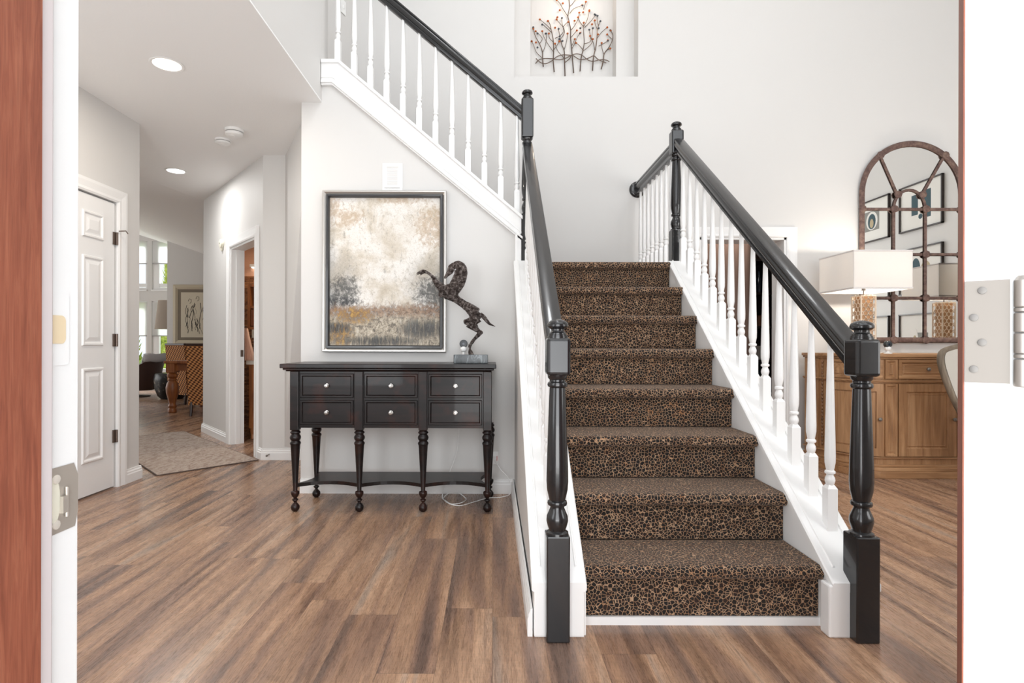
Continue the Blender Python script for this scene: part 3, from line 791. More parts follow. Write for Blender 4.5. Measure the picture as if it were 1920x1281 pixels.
tex = n.noise(vec(14, 16, 5.5), 2.2, 9, .78, .8)
mixd = n.math('MULTIPLY', n.math('ADD', fine, tex), .5)
low = n.math('SUBTRACT', 1.0, n.math('MINIMUM', 1.0, n.math('DIVIDE', w_, .31)))
c = n.mix(n.sep(mask(low, mixd, 1.6, .0, .35))[0], c, n.ramp(tex, [(0.34, g('4b4a47')), (0.45, g('8d8375')), (0.54, g('c9bda9')), (0.66, g('ece5d8'))]))
grey = both(blob(.08, .44, .26, .26), blob(.95, .42, .34, .26))
c = n.mix(n.math('MULTIPLY', n.sep(mask(grey, mixd, 2.0, .15, 1.1))[0], .55), c, g('a39f97'))
trees = both(blob(.13, .37, .20, .15), both(blob(.95, .35, .26, .16), blob(.03, .30, .14, .10)))
c = n.mix(n.math('MULTIPLY', n.sep(mask(trees, mixd, 4.5, .35, 1.05))[0], .9), c, n.ramp(tex, [(0.35, g('2a2d30')), (0.6, g('5c5d5c'))]))
rd = n.math('SUBTRACT', 1.0, n.math('MINIMUM', 1.0, n.math('ABSOLUTE', n.math('DIVIDE', n.math('SUBTRACT', w_, .235), .08))))
c = n.mix(n.math('MULTIPLY', n.sep(mask(rd, mixd, 3.5, .30, .9))[0], .8), c, n.ramp(tex, [(0.38, g('3f3029')), (0.5, g('8c6a52')), (0.62, g('b99a80'))]))
yl = both(blob(.22, .20, .26, .08), blob(.10, .08, .16, .12))
c = n.mix(n.math('MULTIPLY', n.sep(mask(yl, mixd, 3.6, .35, 1.0))[0], .85), c, n.ramp(fine, [(0.40, g('5a4020')), (0.5, g('9a7030')), (0.62, g('d0a552'))]))
dk = both(blob(.08, .12, .18, .05), both(blob(.85, .11, .30, .09), both(blob(.45, .03, .5, .05), blob(.14, .295, .22, .04))))
vmix = n.math('MULTIPLY', n.math('ADD', tex, vert), .5)
c = n.mix(n.math('MULTIPLY', n.sep(mask(dk, vmix, 5.0, .30, 1.0))[0], .92), c, n.ramp(vert, [(0.35, g('17191c')), (0.55, g('3a3e43')), (0.68, g('8a8880'))]))
c = n.mix(0.55, c, n.ramp(n.noise(vec(60, 60, 1.0), 2.0, 4, .6), [(0.3, (0.72, 0.70, 0.67)), (0.6, (1, 1, 1))]), 'MULTIPLY')
c = n.mix(1.0, c, (0.86, 0.85, 0.84), 'MULTIPLY')
n.col(c)
B(PX0 + .044, PX1 - .044, yf - .020, yf - .012, PZ0 + .044, PZ1 - .044).build('canvas', M_art, pa)

# ------------------------------------------------------------------ return grille plate on the wall, outlet, door stop, vent
gp = thing('wall_panel', 'square white plate with a recessed centre on the wall above the painting', 'panel', (-.706, 3.895, 2.19))
gx0, gx1, gz0, gz1 = -.776, -.634, 2.105, 2.295
B(gx0, gx1, yf - .007, yf, gz0, gz1).build('plate', M_plastic, gp, bevel=.003)
mitre(MB(), [(.016, yf - .007), (.018, yf - .014), (.026, yf - .014), (.034, yf - .0075)], gx0, gx1, gz0, gz1).build('plate_frame', M_plastic, gp)
gl = MB()
for k in range(14): gl.box(gx0 + .036, gx1 - .036, yf - .0095, yf - .007, gz0 + .038 + k * .0085, gz0 + .042 + k * .0085)
gl.build('slats', mat('light_grey_slats', (.70, .69, .68), .5), gp)
ol = thing('wall_outlet', 'white wall outlet with a red-edged plug right of the console leg', 'outlet', (.012, 3.89, .25))
B(-.015, .038, yf - .006, yf, .20, .29).build('cover_plate', M_plastic, ol, bevel=.002)
B(.002, .026, yf - .030, yf - .006, .235, .262).build('plug', M_plastic, ol, bevel=.004)
B(.026, .029, yf - .030, yf - .008, .232, .262).build('red_strip', mat('red_plastic', (.55, .02, .02), .4), ol)
cb = MB()
cp = [(.012, 3.868, .24), (.05, 3.85, .18), (.11, 3.84, .11), (.12, 3.80, .03), (.06, 3.78, .006), (-.03, 3.76, .005), (-.13, 3.66, .005), (-.21, 3.58, .005), (-.28, 3.62, .005), (-.33, 3.74, .005), (-.30, 3.82, .02),
      (-.24, 3.80, .03), (-.18, 3.74, .006), (-.20, 3.64, .009), (-.26, 3.60, .009), (-.31, 3.68, .009), (-.34, 3.76, .02), (-.30, 3.845, .15), (-.25, 3.868, .30), (-.235, 3.872, .48)]
def smooth_path(P, m=8):
    P = [Vector(p) for p in P]; out = []
    for i in range(len(P) - 1):
        a, b, c_, d = P[max(i - 1, 0)], P[i], P[i + 1], P[min(i + 2, len(P) - 1)]
        for k in range(m):
            t_ = k / m
            out.append(.5 * ((2 * b) + (c_ - a) * t_ + (2 * a - 5 * b + 4 * c_ - d) * t_ ** 2 + (3 * b - a - 3 * c_ + d) * t_ ** 3))
    return out + [P[-1]]
tag(cb.tube(smooth_path(cp), .0027, 8).build('power_cord', M_plastic, None, smooth=True), 'thin white power cord looped on the floor under the console', 'cord')
ds = MB(); ds.tube([(-1.99, 4.981, .055), (-1.99, 4.93, .05)], .004, 8); ds.tube([(-1.99, 4.932, .05), (-1.99, 4.92, .049)], .009, 10)
tag(ds.build('door_stop', M_silver, None, smooth=True), 'small metal spring door stop on the hall baseboard', 'door stop')
vt = thing('air_vent', 'white slatted vent on the hall wall behind the left console leg', 'vent', (-1.66, 4.99, .25))
B(-1.78, -1.56, 4.992, 4.9995, .15, .36).build('vent_frame', M_plastic, vt)
vs_ = MB()
for k in range(12): vs_.box(-1.77, -1.57, 4.986, 4.992, .162 + k * .016, .170 + k * .016)
vs_.build('slats', mat('grey_vent_slats', (.35, .33, .32), .5), vt)

# ------------------------------------------------------------------ horse sculpture
hs = thing('horse_sculpture', 'bronze rearing horse sculpture on a black marble block at the right of the console', 'sculpture', (-.145, 3.65, .915))
B(-.255, -.035, 3.59, 3.71, .915, .970).build('base', M_marble, hs, bevel=.003)
KS = .003476 / 5.822
def hp(cx, cy, dy=0.0): return (-.144 + (cx - 720) * KS, 3.65 + dy, .968 + (1135 - cy) * KS)
hb = MB()
def limb(L, flat, dys=None):
    P = [hp(a, b, (dys[i] if dys else 0)) for i, (a, b, r) in enumerate(L)]
    # resample
    SP = smooth_path(P, 5); R = []
    for i in range(len(L) - 1):
        for k in range(5): R.append((L[i][2] + (L[i + 1][2] - L[i][2]) * k / 5) * KS)
    R.append(L[-1][2] * KS)
    hb.tube(SP, R, 14, flat, up=(0, 1, 0))
limb([(820, 690, 22), (790, 700, 62), (755, 675, 70), (700, 625, 56), (640, 585, 44), (575, 540, 42), (520, 500, 55), (470, 470, 66), (425, 440, 62), (385, 430, 42)], .62)
limb([(375, 505, 14), (400, 470, 46), (450, 430, 60), (520, 400, 56), (560, 380, 50)], .6)
limb([(410, 420, 46), (365, 385, 34), (330, 345, 26), (300, 290, 18), (265, 255, 15), (215, 225, 13), (190, 222, 15), (140, 252, 14), (132, 262, 7)], .8, [-.01, -.014, -.016, -.017, -.018, -.018, -.018, -.018, -.018])
limb([(430, 410, 40), (385, 375, 30), (345, 335, 22), (312, 295, 16), (280, 262, 13), (228, 235, 12), (196, 232, 13), (155, 258, 12)], .8, [.01, .014, .016, .018, .02, .02, .02, .02])
limb([(500, 470, 66), (535, 410, 74), (575, 340, 80), (602, 265, 74), (604, 200, 70), (575, 160, 56), (530, 160, 36), (500, 190, 40), (485, 225, 38), (455, 262, 22), (436, 292, 18), (434, 306, 10)], .36)
limb([(475, 180, 18), (500, 150, 14), (520, 130, 5)], .6)
limb([(780, 720, 74), (725, 770, 58), (665, 775, 34), (635, 775, 16)], .5, [-.008, -.012, -.014, -.014])
limb([(700, 790, 56), (760, 845, 34), (800, 875, 22), (842, 886, 12)], .7, [-.01, -.014, -.015, -.015])
limb([(842, 886, 13), (800, 915, 24), (755, 960, 16), (715, 1015, 14), (700, 1035, 14), (706, 1070, 12), (722, 1105, 17), (728, 1136, 24)], .8, [-.012] * 8)
limb([(735, 780, 46), (775, 850, 28), (815, 878, 16), (838, 893, 11), (790, 930, 18), (750, 975, 14), (722, 1020, 12), (712, 1040, 12), (700, 1080, 12), (708, 1136, 20)], .8, [.012, .014, .015, .015, .015, .014, .013, .013, .013, .013])
limb([(815, 690, 22), (845, 710, 24), (868, 735, 24), (895, 770, 21), (930, 802, 13), (984, 824, 3)], .55)
ho = hb.build('horse', M_bronze_sculpt, hs, smooth=True)
rm = ho.modifiers.new('remesh', 'REMESH'); rm.mode = 'VOXEL'; rm.voxel_size = .0028; rm.use_smooth_shade = True
sm = ho.modifiers.new('smooth', 'SMOOTH'); sm.factor = .5; sm.iterations = 4
tx = bpy.data.textures.new('hammered', 'CLOUDS'); tx.noise_scale = .012
dm = ho.modifiers.new('hammered', 'DISPLACE'); dm.texture = tx; dm.strength = .006; dm.mid_level = .5; dm.texture_coords = 'LOCAL'

def camera_puck(name, x, y, z, label, hh=.125):
    r = thing(name, label, 'camera', (x, y, z))
    MB().lathe([(.030, z), (.031, z + .004), (.012, z + .012), (.010, z + hh - .055), (.022, z + hh - .045), (.024, z + hh - .032), (.016, z + hh - .018)], x, y, 20).build('stand', M_plastic, r, smooth=True)
    zc = z + hh
    MB().tube([(x, y + .018, zc), (x, y + .016, zc), (x, y - .010, zc), (x, y - .014, zc), (x, y - .015, zc)], [.020, .027, .027, .025, .018], 28).build('body', M_dark, r, smooth=True)
    MB().tube([(x, y - .0152, zc), (x, y - .0165, zc)], .008, 20).build('lens', mat('lens_glass_' + name[:3], (.01, .02, .04), .05), r, smooth=True)
    MB().tube([(x - .008, y + .02, z + .012), (x - .02, y + .06, z + .003)], .002, 6).build('cable', M_plastic, r)
camera_puck('security_camera', -.200, 3.765, .915, 'small round dark camera on a white stand beside the bronze horse')

# ------------------------------------------------------------------ wall tree sculpture in the niche
YT = YB + .285
ts = thing('wall_sculpture', 'wire tree wall sculpture with tiny amber buds inside the high wall niche', 'sculpture', (.74, YT, 3.5))
TS = YT / 1050.0
def tp_(cx, cy): return ((940 + cx / 6.857 - 925) * TS, YT, 1.04 - (cy / 6.857 - 645) * TS)
wm = MB(); buds = []
trunks = [
 [(530, 855), (520, 740), (517, 660), (480, 560), (430, 470), (400, 370)],
 [(670, 922), (658, 780), (662, 640), (655, 500), (630, 380), (610, 300), (585, 270)],
 [(810, 975), (803, 800), (798, 650), (770, 580), (740, 460), (725, 370)],
 [(920, 935), (905, 760), (895, 640), (880, 480), (880, 380), (860, 270), (845, 200), (868, 80), (860, 0), (850, -90), (870, -190)],
 [(1003, 912), (1015, 750), (1040, 640), (1055, 540), (1045, 380), (1048, 290)],
 [(1163, 905), (1175, 730), (1205, 600), (1218, 480), (1225, 370), (1262, 270)],
 [(1275, 885), (1300, 780), (1312, 690), (1370, 610), (1410, 530), (1424, 450), (1395, 390)]]
branches = [
 [(510, 740), (440, 670), (410, 590), (380, 530)], [(525, 665), (550, 600), (570, 500), (565, 430)], [(655, 660), (600, 580), (540, 480), (515, 400)], [(480, 560), (515, 490), (430, 400)],
 [(665, 640), (730, 540), (735, 500)], [(660, 540), (610, 490), (600, 430)], [(630, 380), (560, 310), (485, 250)], [(640, 420), (540, 330), (515, 315)], [(800, 745), (720, 660), (680, 560)],
 [(798, 640), (830, 520), (840, 430)], [(740, 460), (790, 400), (770, 300), (768, 230)], [(760, 490), (800, 420), (785, 350), (700, 250), (710, 220)], [(780, 350), (820, 300), (850, 280)],
 [(680, 490), (740, 465)], [(880, 390), (930, 330), (975, 240), (990, 160)], [(885, 480), (960, 390)], [(895, 630), (940, 540), (965, 480), (1000, 425)], [(900, 580), (935, 500)],
 [(845, 210), (780, 110), (740, 40), (700, 0)], [(868, 170), (920, 110), (1030, 65)], [(868, 80), (900, 50), (950, -20)], [(850, -20), (800, -80), (770, -130)], [(862, -60), (910, -120), (930, -170)],
 [(1040, 640), (990, 580), (950, 550)], [(1045, 650), (1120, 590), (1155, 545), (1165, 500)], [(1058, 560), (1140, 520), (1165, 360)], [(1045, 340), (1000, 280), (975, 220)],
 [(1050, 330), (1090, 260), (1120, 140)], [(1060, 350), (1140, 270), (1200, 190)], [(1045, 120), (1075, 20)], [(1190, 640), (1170, 540), (1130, 460)], [(1140, 500), (1120, 380)], [(1220, 490), (1280, 410), (1350, 350)],
 [(1225, 380), (1195, 300), (1190, 260)], [(1240, 330), (1220, 250), (1225, 200)], [(1305, 690), (1285, 620), (1280, 550)], [(1350, 640), (1390, 620)], [(1240, 590), (1300, 560), (1360, 520)], [(1410, 500), (1350, 440)],
 [(810, 800), (870, 750), (890, 710), (960, 690), (1030, 710), (1100, 765), (1170, 785), (1260, 765), (1340, 770), (1380, 790)],
 [(430, 815), (480, 765), (560, 750), (660, 755), (740, 765), (820, 745), (900, 710), (980, 755), (1050, 762), (1120, 740), (1180, 715), (1240, 765), (1340, 805)],
 [(435, 750), (490, 800), (560, 818), (640, 780), (700, 730), (770, 705), (850, 705), (900, 712)]]
for i, L in enumerate(trunks):
    P = smooth_path([tp_(*p) for p in L], 4); k = len(P); wm.tube(P, [.0062 - .0035 * j / k for j in range(k)], 6); buds.append(L[-1])
for i, L in enumerate(branches):
    P = smooth_path([tp_(*p) for p in L], 4); k = len(P); rr = .0042 if i >= len(branches) - 3 else .0034
    wm.tube(P, [rr - (.0012 if rr < .004 else 0) * j / k for j in range(k)], 6)
    if i < len(branches) - 3: buds.append(L[-1])
extra = [(740, 130), (780, 40), (1188, 182), (1350, 348), (1232, 440), (1240, 360), (1358, 515), (1003, 420), (775, 525), (735, 530), (590, 270), (400, 350), (380, 530), (435, 545), (560, 430), (930, 265), (1155, 310), (1005, 360), (700, 250), (680, 355), (455, 430), (1028, 62), (1120, 130), (1390, 385), (483, 250), (1040, 155), (455, 610)]
wm.build('branches', M_bronze, ts, smooth=True)
M_amber = mat('amber_glass_bud', g('b05a22'), .3); M_smoke = mat('smoky_glass_bud', g('4a4f55'), .3)
_bud = {}
for i, (cx, cy) in enumerate(extra + buds):
    p = Vector(tp_(cx, cy)); key = 'smoke' if i % 3 == 2 else 'amber'
    if key not in _bud:
        o = MB().lathe([(.002, -.010), (.009, -.005), (.011, 0), (.007, .006), (.001, .010)], 0, -.002, 8).build('bud', M_smoke if key == 'smoke' else M_amber, ts, smooth=True, local=True)
        _bud[key] = o
    else:
        o = _bud[key].copy(); C.objects.link(o); o.parent = ts
    o.location = p - ts.location
point('niche_lamp', (.74, YB + .10, 4.25), 1.8, (1, .78, .58), .04)
nl = thing('niche_downlight', 'small warm downlight at the top of the wall niche', 'light', (.74, YB + .2, 4.84))
MB().lathe([(.05, 4.85), (.055, 4.845), (.04, 4.83), (.035, 4.83)], .74, YB + .18, 20).build('trim_ring', M_plastic, nl, smooth=True)

# ------------------------------------------------------------------ recessed ceiling lights, detectors, chime
def downlight(x, y, label, warm):
    r = thing('recessed_light', label, 'light', (x, y, H1), 'recessed lights in the hall ceiling')
    MB().lathe([(.094, H1 - .001), (.096, H1 - .004), (.090, H1 - .007), (.078, H1 - .004), (.078, H1 - .001)], x, y, 36).build('trim_ring', M_plastic, r, smooth=True)
    m_ = mat('lens_' + warm[0], (1, 1, 1), .4, emis=warm[1], estr=warm[2])
    MB().lathe([(.077, H1 - .001), (.077, H1 - .003), (.05, H1 - .0025), (.001, H1 - .0025)][::-1], x, y, 36).build('lens', m_, r, smooth=True)
    area('recessed_lamp', (x, y, H1 - .02), (0, 0, 0), .14, .14, 11 if warm[0] == 'warm' else 14, warm[1], 'DISK')
downlight(-1.97, 3.373, 'warm recessed ceiling light nearest the front door', ('warm', (1.0, .90, .78), 3.0))
downlight(-3.10, 5.46, 'bright white recessed ceiling light at the far end of the hall', ('cool', (1, .99, .97), 5.0))
def detector(x, y, r_, h, label):
    d = thing('smoke_detector', label, 'smoke detector', (x, y, H1))
    MB().lathe([(r_ * .75, H1 - h), (r_ * .92, H1 - h * .85), (r_ * .95, H1 - h * .55), (r_ * .90, H1 - h * .5), (r_ * .90, H1 - h * .42), (r_, H1 - h * .38), (r_, H1 - .001)], x, y, 32).build('cover', M_plastic, d, smooth=True)
    MB().lathe([(r_ * .91, H1 - h * .5), (r_ * .91, H1 - h * .42)], x, y, 32).build('slot', mat('detector_slot', (.25, .25, .25), .6), d)
    MB().lathe([(r_ * .3, H1 - h - .003), (r_ * .33, H1 - h + .001)], x - r_ * .2, y - r_ * .2, 16).build('button', M_plastic, d, smooth=True)
detector(-2.04, 4.40, .070, .055, 'larger white round smoke detector on the hall ceiling')
detector(-2.235, 4.62, .062, .040, 'smaller white detector beside the larger one on the hall ceiling')
cpt = ang(1.276, 0, 2.10)
ch = thing('door_chime', 'round cream wall device left of the powder room doorway', 'chime', cpt)
ch_m = MB(); a_ = cpt - dn * .0015; ch_m.tube([a_, a_ - dn * .01, a_ - dn * .028, a_ - dn * .034], [.050, .052, .046, .030], 28); ch_m.build('body', M_cream, ch, smooth=True)
a_ = cpt - dn * .034; MB().tube([a_, a_ - dn * .003], .010, 14).build('button', mat('chime_slot', (.1, .1, .1), .5), ch)
MB().tube([cpt - dn * .012 - Vector((0, 0, .045)), cpt - dn * .012 - Vector((0, 0, .075))], [.022, .012], 12).build('drop', M_cream, ch, smooth=True)

# upstairs light switch
us = Vector((-1.327, 4.91, 3.99)); ud = Vector((-.18, -.60, 0)).normalized(); un = Vector((ud.y, -ud.x, 0)) * -1
if un.x < 0: un = -un
sw = thing('light_switch', 'white light switch plate on the upstairs hall wall', 'switch', us)
vs = [us + ud * a + un * b + Vector((0, 0, c_)) for c_ in (-.06, .06) for a, b in ((-.036, .002), (.036, .002), (.036, .008), (-.036, .008))]
MB().add(vs, [(0, 3, 2, 1), (4, 5, 6, 7), (0, 1, 5, 4), (1, 2, 6, 5), (2, 3, 7, 6), (3, 0, 4, 7)]).build('plate', M_plastic, sw)
vs = [us + ud * a + un * b + Vector((0, 0, c_)) for c_ in (-.015, .015) for a, b in ((-.008, .007), (.008, .007), (.008, .014), (-.008, .014))]
MB().add(vs, [(0, 3, 2, 1), (4, 5, 6, 7), (0, 1, 5, 4), (1, 2, 6, 5), (2, 3, 7, 6), (3, 0, 4, 7)]).build('toggle', M_plastic, sw)

# ------------------------------------------------------------------ rug
M_rug = mat('faded_hall_rug', rough=.95); n = N(M_rug)
c = n.ramp(n.noise(n.co((6, 2.2, 1)), 5, 8, .75, 1.0), [(0.32, g('7c6a60')), (0.45, g('a08e82')), (0.56, g('b9aba0')), (0.7, g('94857c'))])
c = n.mix(.4, c, n.ramp(n.noise(n.co(), 60, 4, .7), [(0.35, (0.6, 0.57, 0.55)), (0.6, (1, 1, 1))]), 'MULTIPLY')
n.col(c); n.bump(n.noise(n.co(), 300, 2), .5, .003)
c0 = Vector((-2.62, 4.37, 0)); e1 = Vector((.54, .59, 0)); e2 = Vector((-1.45, 1.70, 0))
e2 = e2 - e1 * (e2.dot(e1) / e1.dot(e1)) * .5
ru = thing('runner_rug', 'faded beige-grey rug lying diagonally on the hall floor', 'rug', c0)
rp = [c0, c0 + e1, c0 + e1 + e2, c0 + e2]
MB().prism([(p.x, p.y) for p in rp], 2, .001, .010).build('pile', M_rug, ru)
ed = MB(); ed.tube([(p.x, p.y, .0055) for p in rp], .0055, 6, closed=True); ed.build('binding', mat('rug_binding', g('5a4c45'), .9), ru)

# ------------------------------------------------------------------ dining side: oak sideboard
SC_, SA, SB = 3.62, .28, .60            # centre, curve half axes
XL = SC_ - .57                          # left end of the flat front
YFR = 4.38; YBK = 4.98
def cpt_(phi, off, side):
    """point on the curved end; phi 0 at the back, 90 at the flat front"""
    c_, s_ = math.cos(phi), math.sin(phi)
    nx, ny = -c_ / SA, -s_ / SB; k = math.hypot(nx, ny); nx /= k; ny /= k
    x = XL - SA * c_ + nx * off; y = YBK - SB * s_ + ny * off
    return (x, y) if side < 0 else (2 * SC_ - x, y)
def contour(off):
    L = [cpt_(math.radians(a), off, -1) for a in range(0, 91, 6)]
    Rr = [cpt_(math.radians(a), off, 1) for a in range(90, -1, -6)]
    return L + Rr
def slab(mb, off, z0, z1): return mb.prism(contour(off), 2, z0, z1)
sb = thing('sideboard', 'weathered oak sideboard with curved ends, panelled doors and drawers under the arched mirror', 'sideboard', (SC_, 4.7, 0))
slab(MB(), 0, .10, .93).build('case', M_oakv, sb)
t_ = MB(); slab(t_, .030, .945, .970); slab(t_, .018, .930, .945); t_.build('top', M_oakh, sb, bevel=.004)
t_ = MB(); slab(t_, .035, .0, .055); slab(t_, .028, .055, .085); slab(t_, .014, .085, .105); t_.build('plinth', M_oakh, sb, bevel=.004)
t_ = MB(); slab(t_, .016, .150, .162); slab(t_, .012, .742, .752); slab(t_, .020, .752, .764); t_.build('waist_moulding', M_oakh, sb, bevel=.003)
def frame_panel(mb, x0, x1, z0, z1, y, w, t=.012):
    L = [[(x0 + i, yy, z0 + i), (x1 - i, yy, z0 + i), (x1 - i, yy, z1 - i), (x0 + i, yy, z1 - i)] for i, yy in
         ((0, y), (0, y - t), (w, y - t), (w + .008, y - t + .010), (w + .016, y - t + .010), (w + .022, y - t + .004), (w + .028, y - t + .007))]
    vs = [v for q in L for v in q]; fs = []
    for u in range(len(L) - 1):
        for k in range(4): fs.append((u * 4 + k, u * 4 + (k + 1) % 4, (u + 1) * 4 + (k + 1) % 4, (u + 1) * 4 + k))
    fs.append(tuple((len(L) - 1) * 4 + k for k in range(4)))
    return mb.add(vs, fs)
def rosette_knob(parent, x, y, z):
    MB().tube([(x, y, z), (x, y - .012, z), (x, y - .013, z), (x, y - .020, z), (x, y - .026, z), (x, y - .028, z)], [.006, .006, .013, .015, .010, .003], 12).build('knob', M_bronze if False else M_silver, parent, smooth=True)
for k, (a, b) in enumerate(((XL + .01, XL + .105), (SC_ + .465, SC_ + .56))):
    p = MB(); frame_panel(p, a, b, .775, .925, YFR, .014); frame_panel(p, a, b, .170, .735, YFR, .014); p.build('pilaster', M_oakv, sb)
for (a, b, kx) in ((XL + .115, SC_ - .004, SC_ - .03), (SC_ + .004, SC_ + .455, SC_ + .03)):
    dr = frame_panel(MB(), a, b, .775, .925, YFR, .022).build('drawer', M_oakh, sb)
    rosette_knob(dr, (a + b) / 2, YFR - .006, .85)
    do_ = frame_panel(MB(), a, b, .170, .735, YFR, .060).build('door', M_oakv, sb)
    rosette_knob(do_, kx, YFR - .012, .46)
def cpatch(mb, p0, p1, z0, z1, o0, o1, side, n_=12):
    vs = []
    for i in range(n_ + 1):
        ph = math.radians(p0 + (p1 - p0) * i / n_)
        a = cpt_(ph, o0, side); b = cpt_(ph, o1, side)
        vs += [(*a, z0), (*b, z0), (*b, z1), (*a, z1)]
    fs = [(0, 3, 2, 1), tuple(n_ * 4 + k for k in range(4))]
    for i in range(n_):
        for k in range(4): fs.append((i * 4 + k, i * 4 + (k + 1) % 4, (i + 1) * 4 + (k + 1) % 4, (i + 1) * 4 + k))
    return mb.add(vs, fs)
def cframe(mb, p0, p1, z0, z1, side, wd, wz):
    cpatch(mb, p0, p1, z0, z0 + wz, 0, .012, side); cpatch(mb, p0, p1, z1 - wz, z1, 0, .012, side)
    cpatch(mb, p0, p0 + wd, z0 + wz, z1 - wz, 0, .012, side); cpatch(mb, p1 - wd, p1, z0 + wz, z1 - wz, 0, .012, side)
    cpatch(mb, p0 + wd + 1.5, p1 - wd - 1.5, z0 + wz + .012, z1 - wz - .012, 0, .006, side)
for side in (-1, 1):
    cd_ = MB(); cframe(cd_, 28, 88, .170, .735, side, 8, .06); cdo = cd_.build('curved_door', M_oakv, sb)
    kx, ky = cpt_(math.radians(83), .012, side); rosette_knob(cdo, kx, ky, .46)
    cw = MB(); cframe(cw, 28, 88, .775, .925, side, 4, .022); cw.build('curved_drawer', M_oakh, sb)
    ep = MB(); cframe(ep, 2, 19, .170, .925, side, 3, .04); ep.build('end_panel', M_oakv, sb)
    bx, by = cpt_(math.radians(23.5), .010, side)
    bd_ = MB()
    for k in range(24): bd_.lathe([(.004, .19 + .030 * k), (.009, .20 + .030 * k), (.009, .208 + .030 * k), (.004, .218 + .030 * k)], bx, by, 8)
    bd_.build('beaded_strip', M_oakd, sb)

# ---- table lamps
def make_lamp(x, y, label):
    z = .970
    L = thing('table_lamp', label, 'lamp', (x, y, z), 'pair of table lamps on the sideboard')
    B(x - .075, x + .075, y - .075, y + .075, z, z + .02).build('base', M_lattice, L, bevel=.003)
    h = .060; zt = z + .475
    B(x - h + .014, x + h - .014, y - h + .014, y + h - .014, z + .02, zt).build('core', M_latcore, L)
    m = MB(); R_ = .0215; dxr = .040
    for f in range(4):
        ca, sa = math.cos(f * PI / 2), math.sin(f * PI / 2)
        for row in range(14):
            zz = z + .040 + row * .0325
            cols = (-.040, 0, .040) if row % 2 == 0 else (-.020, .020)
            for cx in cols:
                P = []
                for k in range(12):
                    a = 2 * PI * k / 12; rr = R_ * (1 + .13 * math.cos(4 * a))
                    u = max(-h, min(h, cx + rr * math.cos(a))); v_ = rr * math.sin(a)
                    P.append((x + u * ca + h * sa, y + u * sa - h * ca, zz + v_))
                m.tube(P, .0030, 5, closed=True)
    for sx in (-1, 1):
        for sy in (-1, 1): m.tube([(x + sx * h, y + sy * h, z + .02), (x + sx * h, y + sy * h, zt)], .0065, 6)
    for zz in (z + .024, zt):
        m.tube([(x - h, y - h, zz), (x + h, y - h, zz), (x + h, y + h, zz), (x - h, y + h, zz)], .006, 6, closed=True)
    m.build('lattice', M_lattice, L, smooth=True)
    n_ = MB(); n_.tube([(x, y, zt - .01), (x, y, zt + .36)], .005, 8); n_.tube([(x, y, zt + .05), (x, y, zt + .10)], .016, 12)
    n_.tube([(x, y, 1.80), (x, y, 1.835)], [.010, .008], 10)
    n_.build('stem', M_silver, L, smooth=True)
    s_ = MB(); hx, hy = .235, .235; z0, z1 = 1.487, 1.797; t = .002
    s_.box(x - hx, x + hx, y - hy, y - hy + t, z0, z1); s_.box(x - hx, x + hx, y + hy - t, y + hy, z0, z1)
    s_.box(x - hx, x - hx + t, y - hy + t, y + hy - t, z0, z1); s_.box(x + hx - t, x + hx, y - hy + t, y + hy - t, z0, z1)
    so = s_.build('shade', M_shade, L)
    M_st = mat('shade_trim_linen', (.74, .70, .68), .9)
    for zz in (z0 + .008, z1 - .006):
        MB().tube([(x - hx, y - hy, zz), (x + hx, y - hy, zz), (x + hx, y + hy, zz), (x - hx, y + hy, zz)], .0045, 6, flat=1.6, closed=True).build('shade_trim', M_st, so)
    MB().lathe([(.01, 1.56), (.03, 1.60), (.034, 1.63), (.02, 1.67), (.002, 1.68)], x, y, 16).build('bulb', M_glow, L, smooth=True)
    point('bulb_light', (x + .06, y, 1.64), 13, (1.0, .90, .78), .04)
make_lamp(3.10, 4.690, 'left table lamp with box shade and cream lattice column behind the black newel')
make_lamp(4.345, 4.690, 'right table lamp, mostly hidden by the open front door, its shade edge showing')
camera_puck('security_camera', 3.150, 4.47, .970, 'small round dark camera on a white stand on the sideboard', .075)

# ---- arched mirror
mr = thing('arched_mirror', 'tall arched window-pane mirror in a rusty iron frame above the sideboard', 'mirror', (3.765, YB, 1.07))
mx, hw, zb_, zs_ = 3.765, .452, 1.085, 2.40
YM = YB - .028
arc = [(mx + hw * math.cos(a), zs_ + hw * math.sin(a)) for a in [PI * k / 32 for k in range(33)]]
gl_ = [(mx + hw, zb_)] + arc + [(mx - hw, zb_)]
MB().prism(gl_[::-1], 1, YM + .004, YB - .004).build('glass', M_mirror, mr)
fm = MB()
def bar(a, b, w=.021): fm.tube([(a[0], YM - .004, a[1]), (b[0], YM - .004, b[1])], w, 8, flat=.55, up=(0, 1, 0))
fm.tube([(p[0], YM - .004, p[1]) for p in gl_], .026, 8, flat=.6, up=(0, 1, 0), closed=False)
bar((mx - hw, zb_), (mx + hw, zb_), .024)
fm.build('outer_frame', M_rust, mr, smooth=True)
fm = MB()
va, vb = 3.600, 3.885
for z in (2.262, 1.855, 1.462): bar((mx - hw, z), (mx + hw, z), .013)
for xx in (va, vb): bar((xx, zb_), (xx, 2.262), .014)
mc = (va + vb) / 2; ir = (vb - va) / 2
P = [(mc + ir * math.cos(PI * k / 16) * (1 if True else 1), YM - .004, 2.262 + ir * 1.22 * math.sin(PI * k / 16)) for k in range(17)]
fm.tube(P, .012, 8, flat=.6, up=(0, 1, 0))
k1 = (mc - ir * .78, 2.262 + .13); k2 = (mc + ir * .78, 2.262 + .13)
a1 = (mx - hw * .643, zs_ + hw * .766); a2 = (mx + hw * .643, zs_ + hw * .766)
bar(k1, a1, .013); bar(k2, a2, .013)
fm.build('glazing_bars', M_rust, mr, smooth=True)
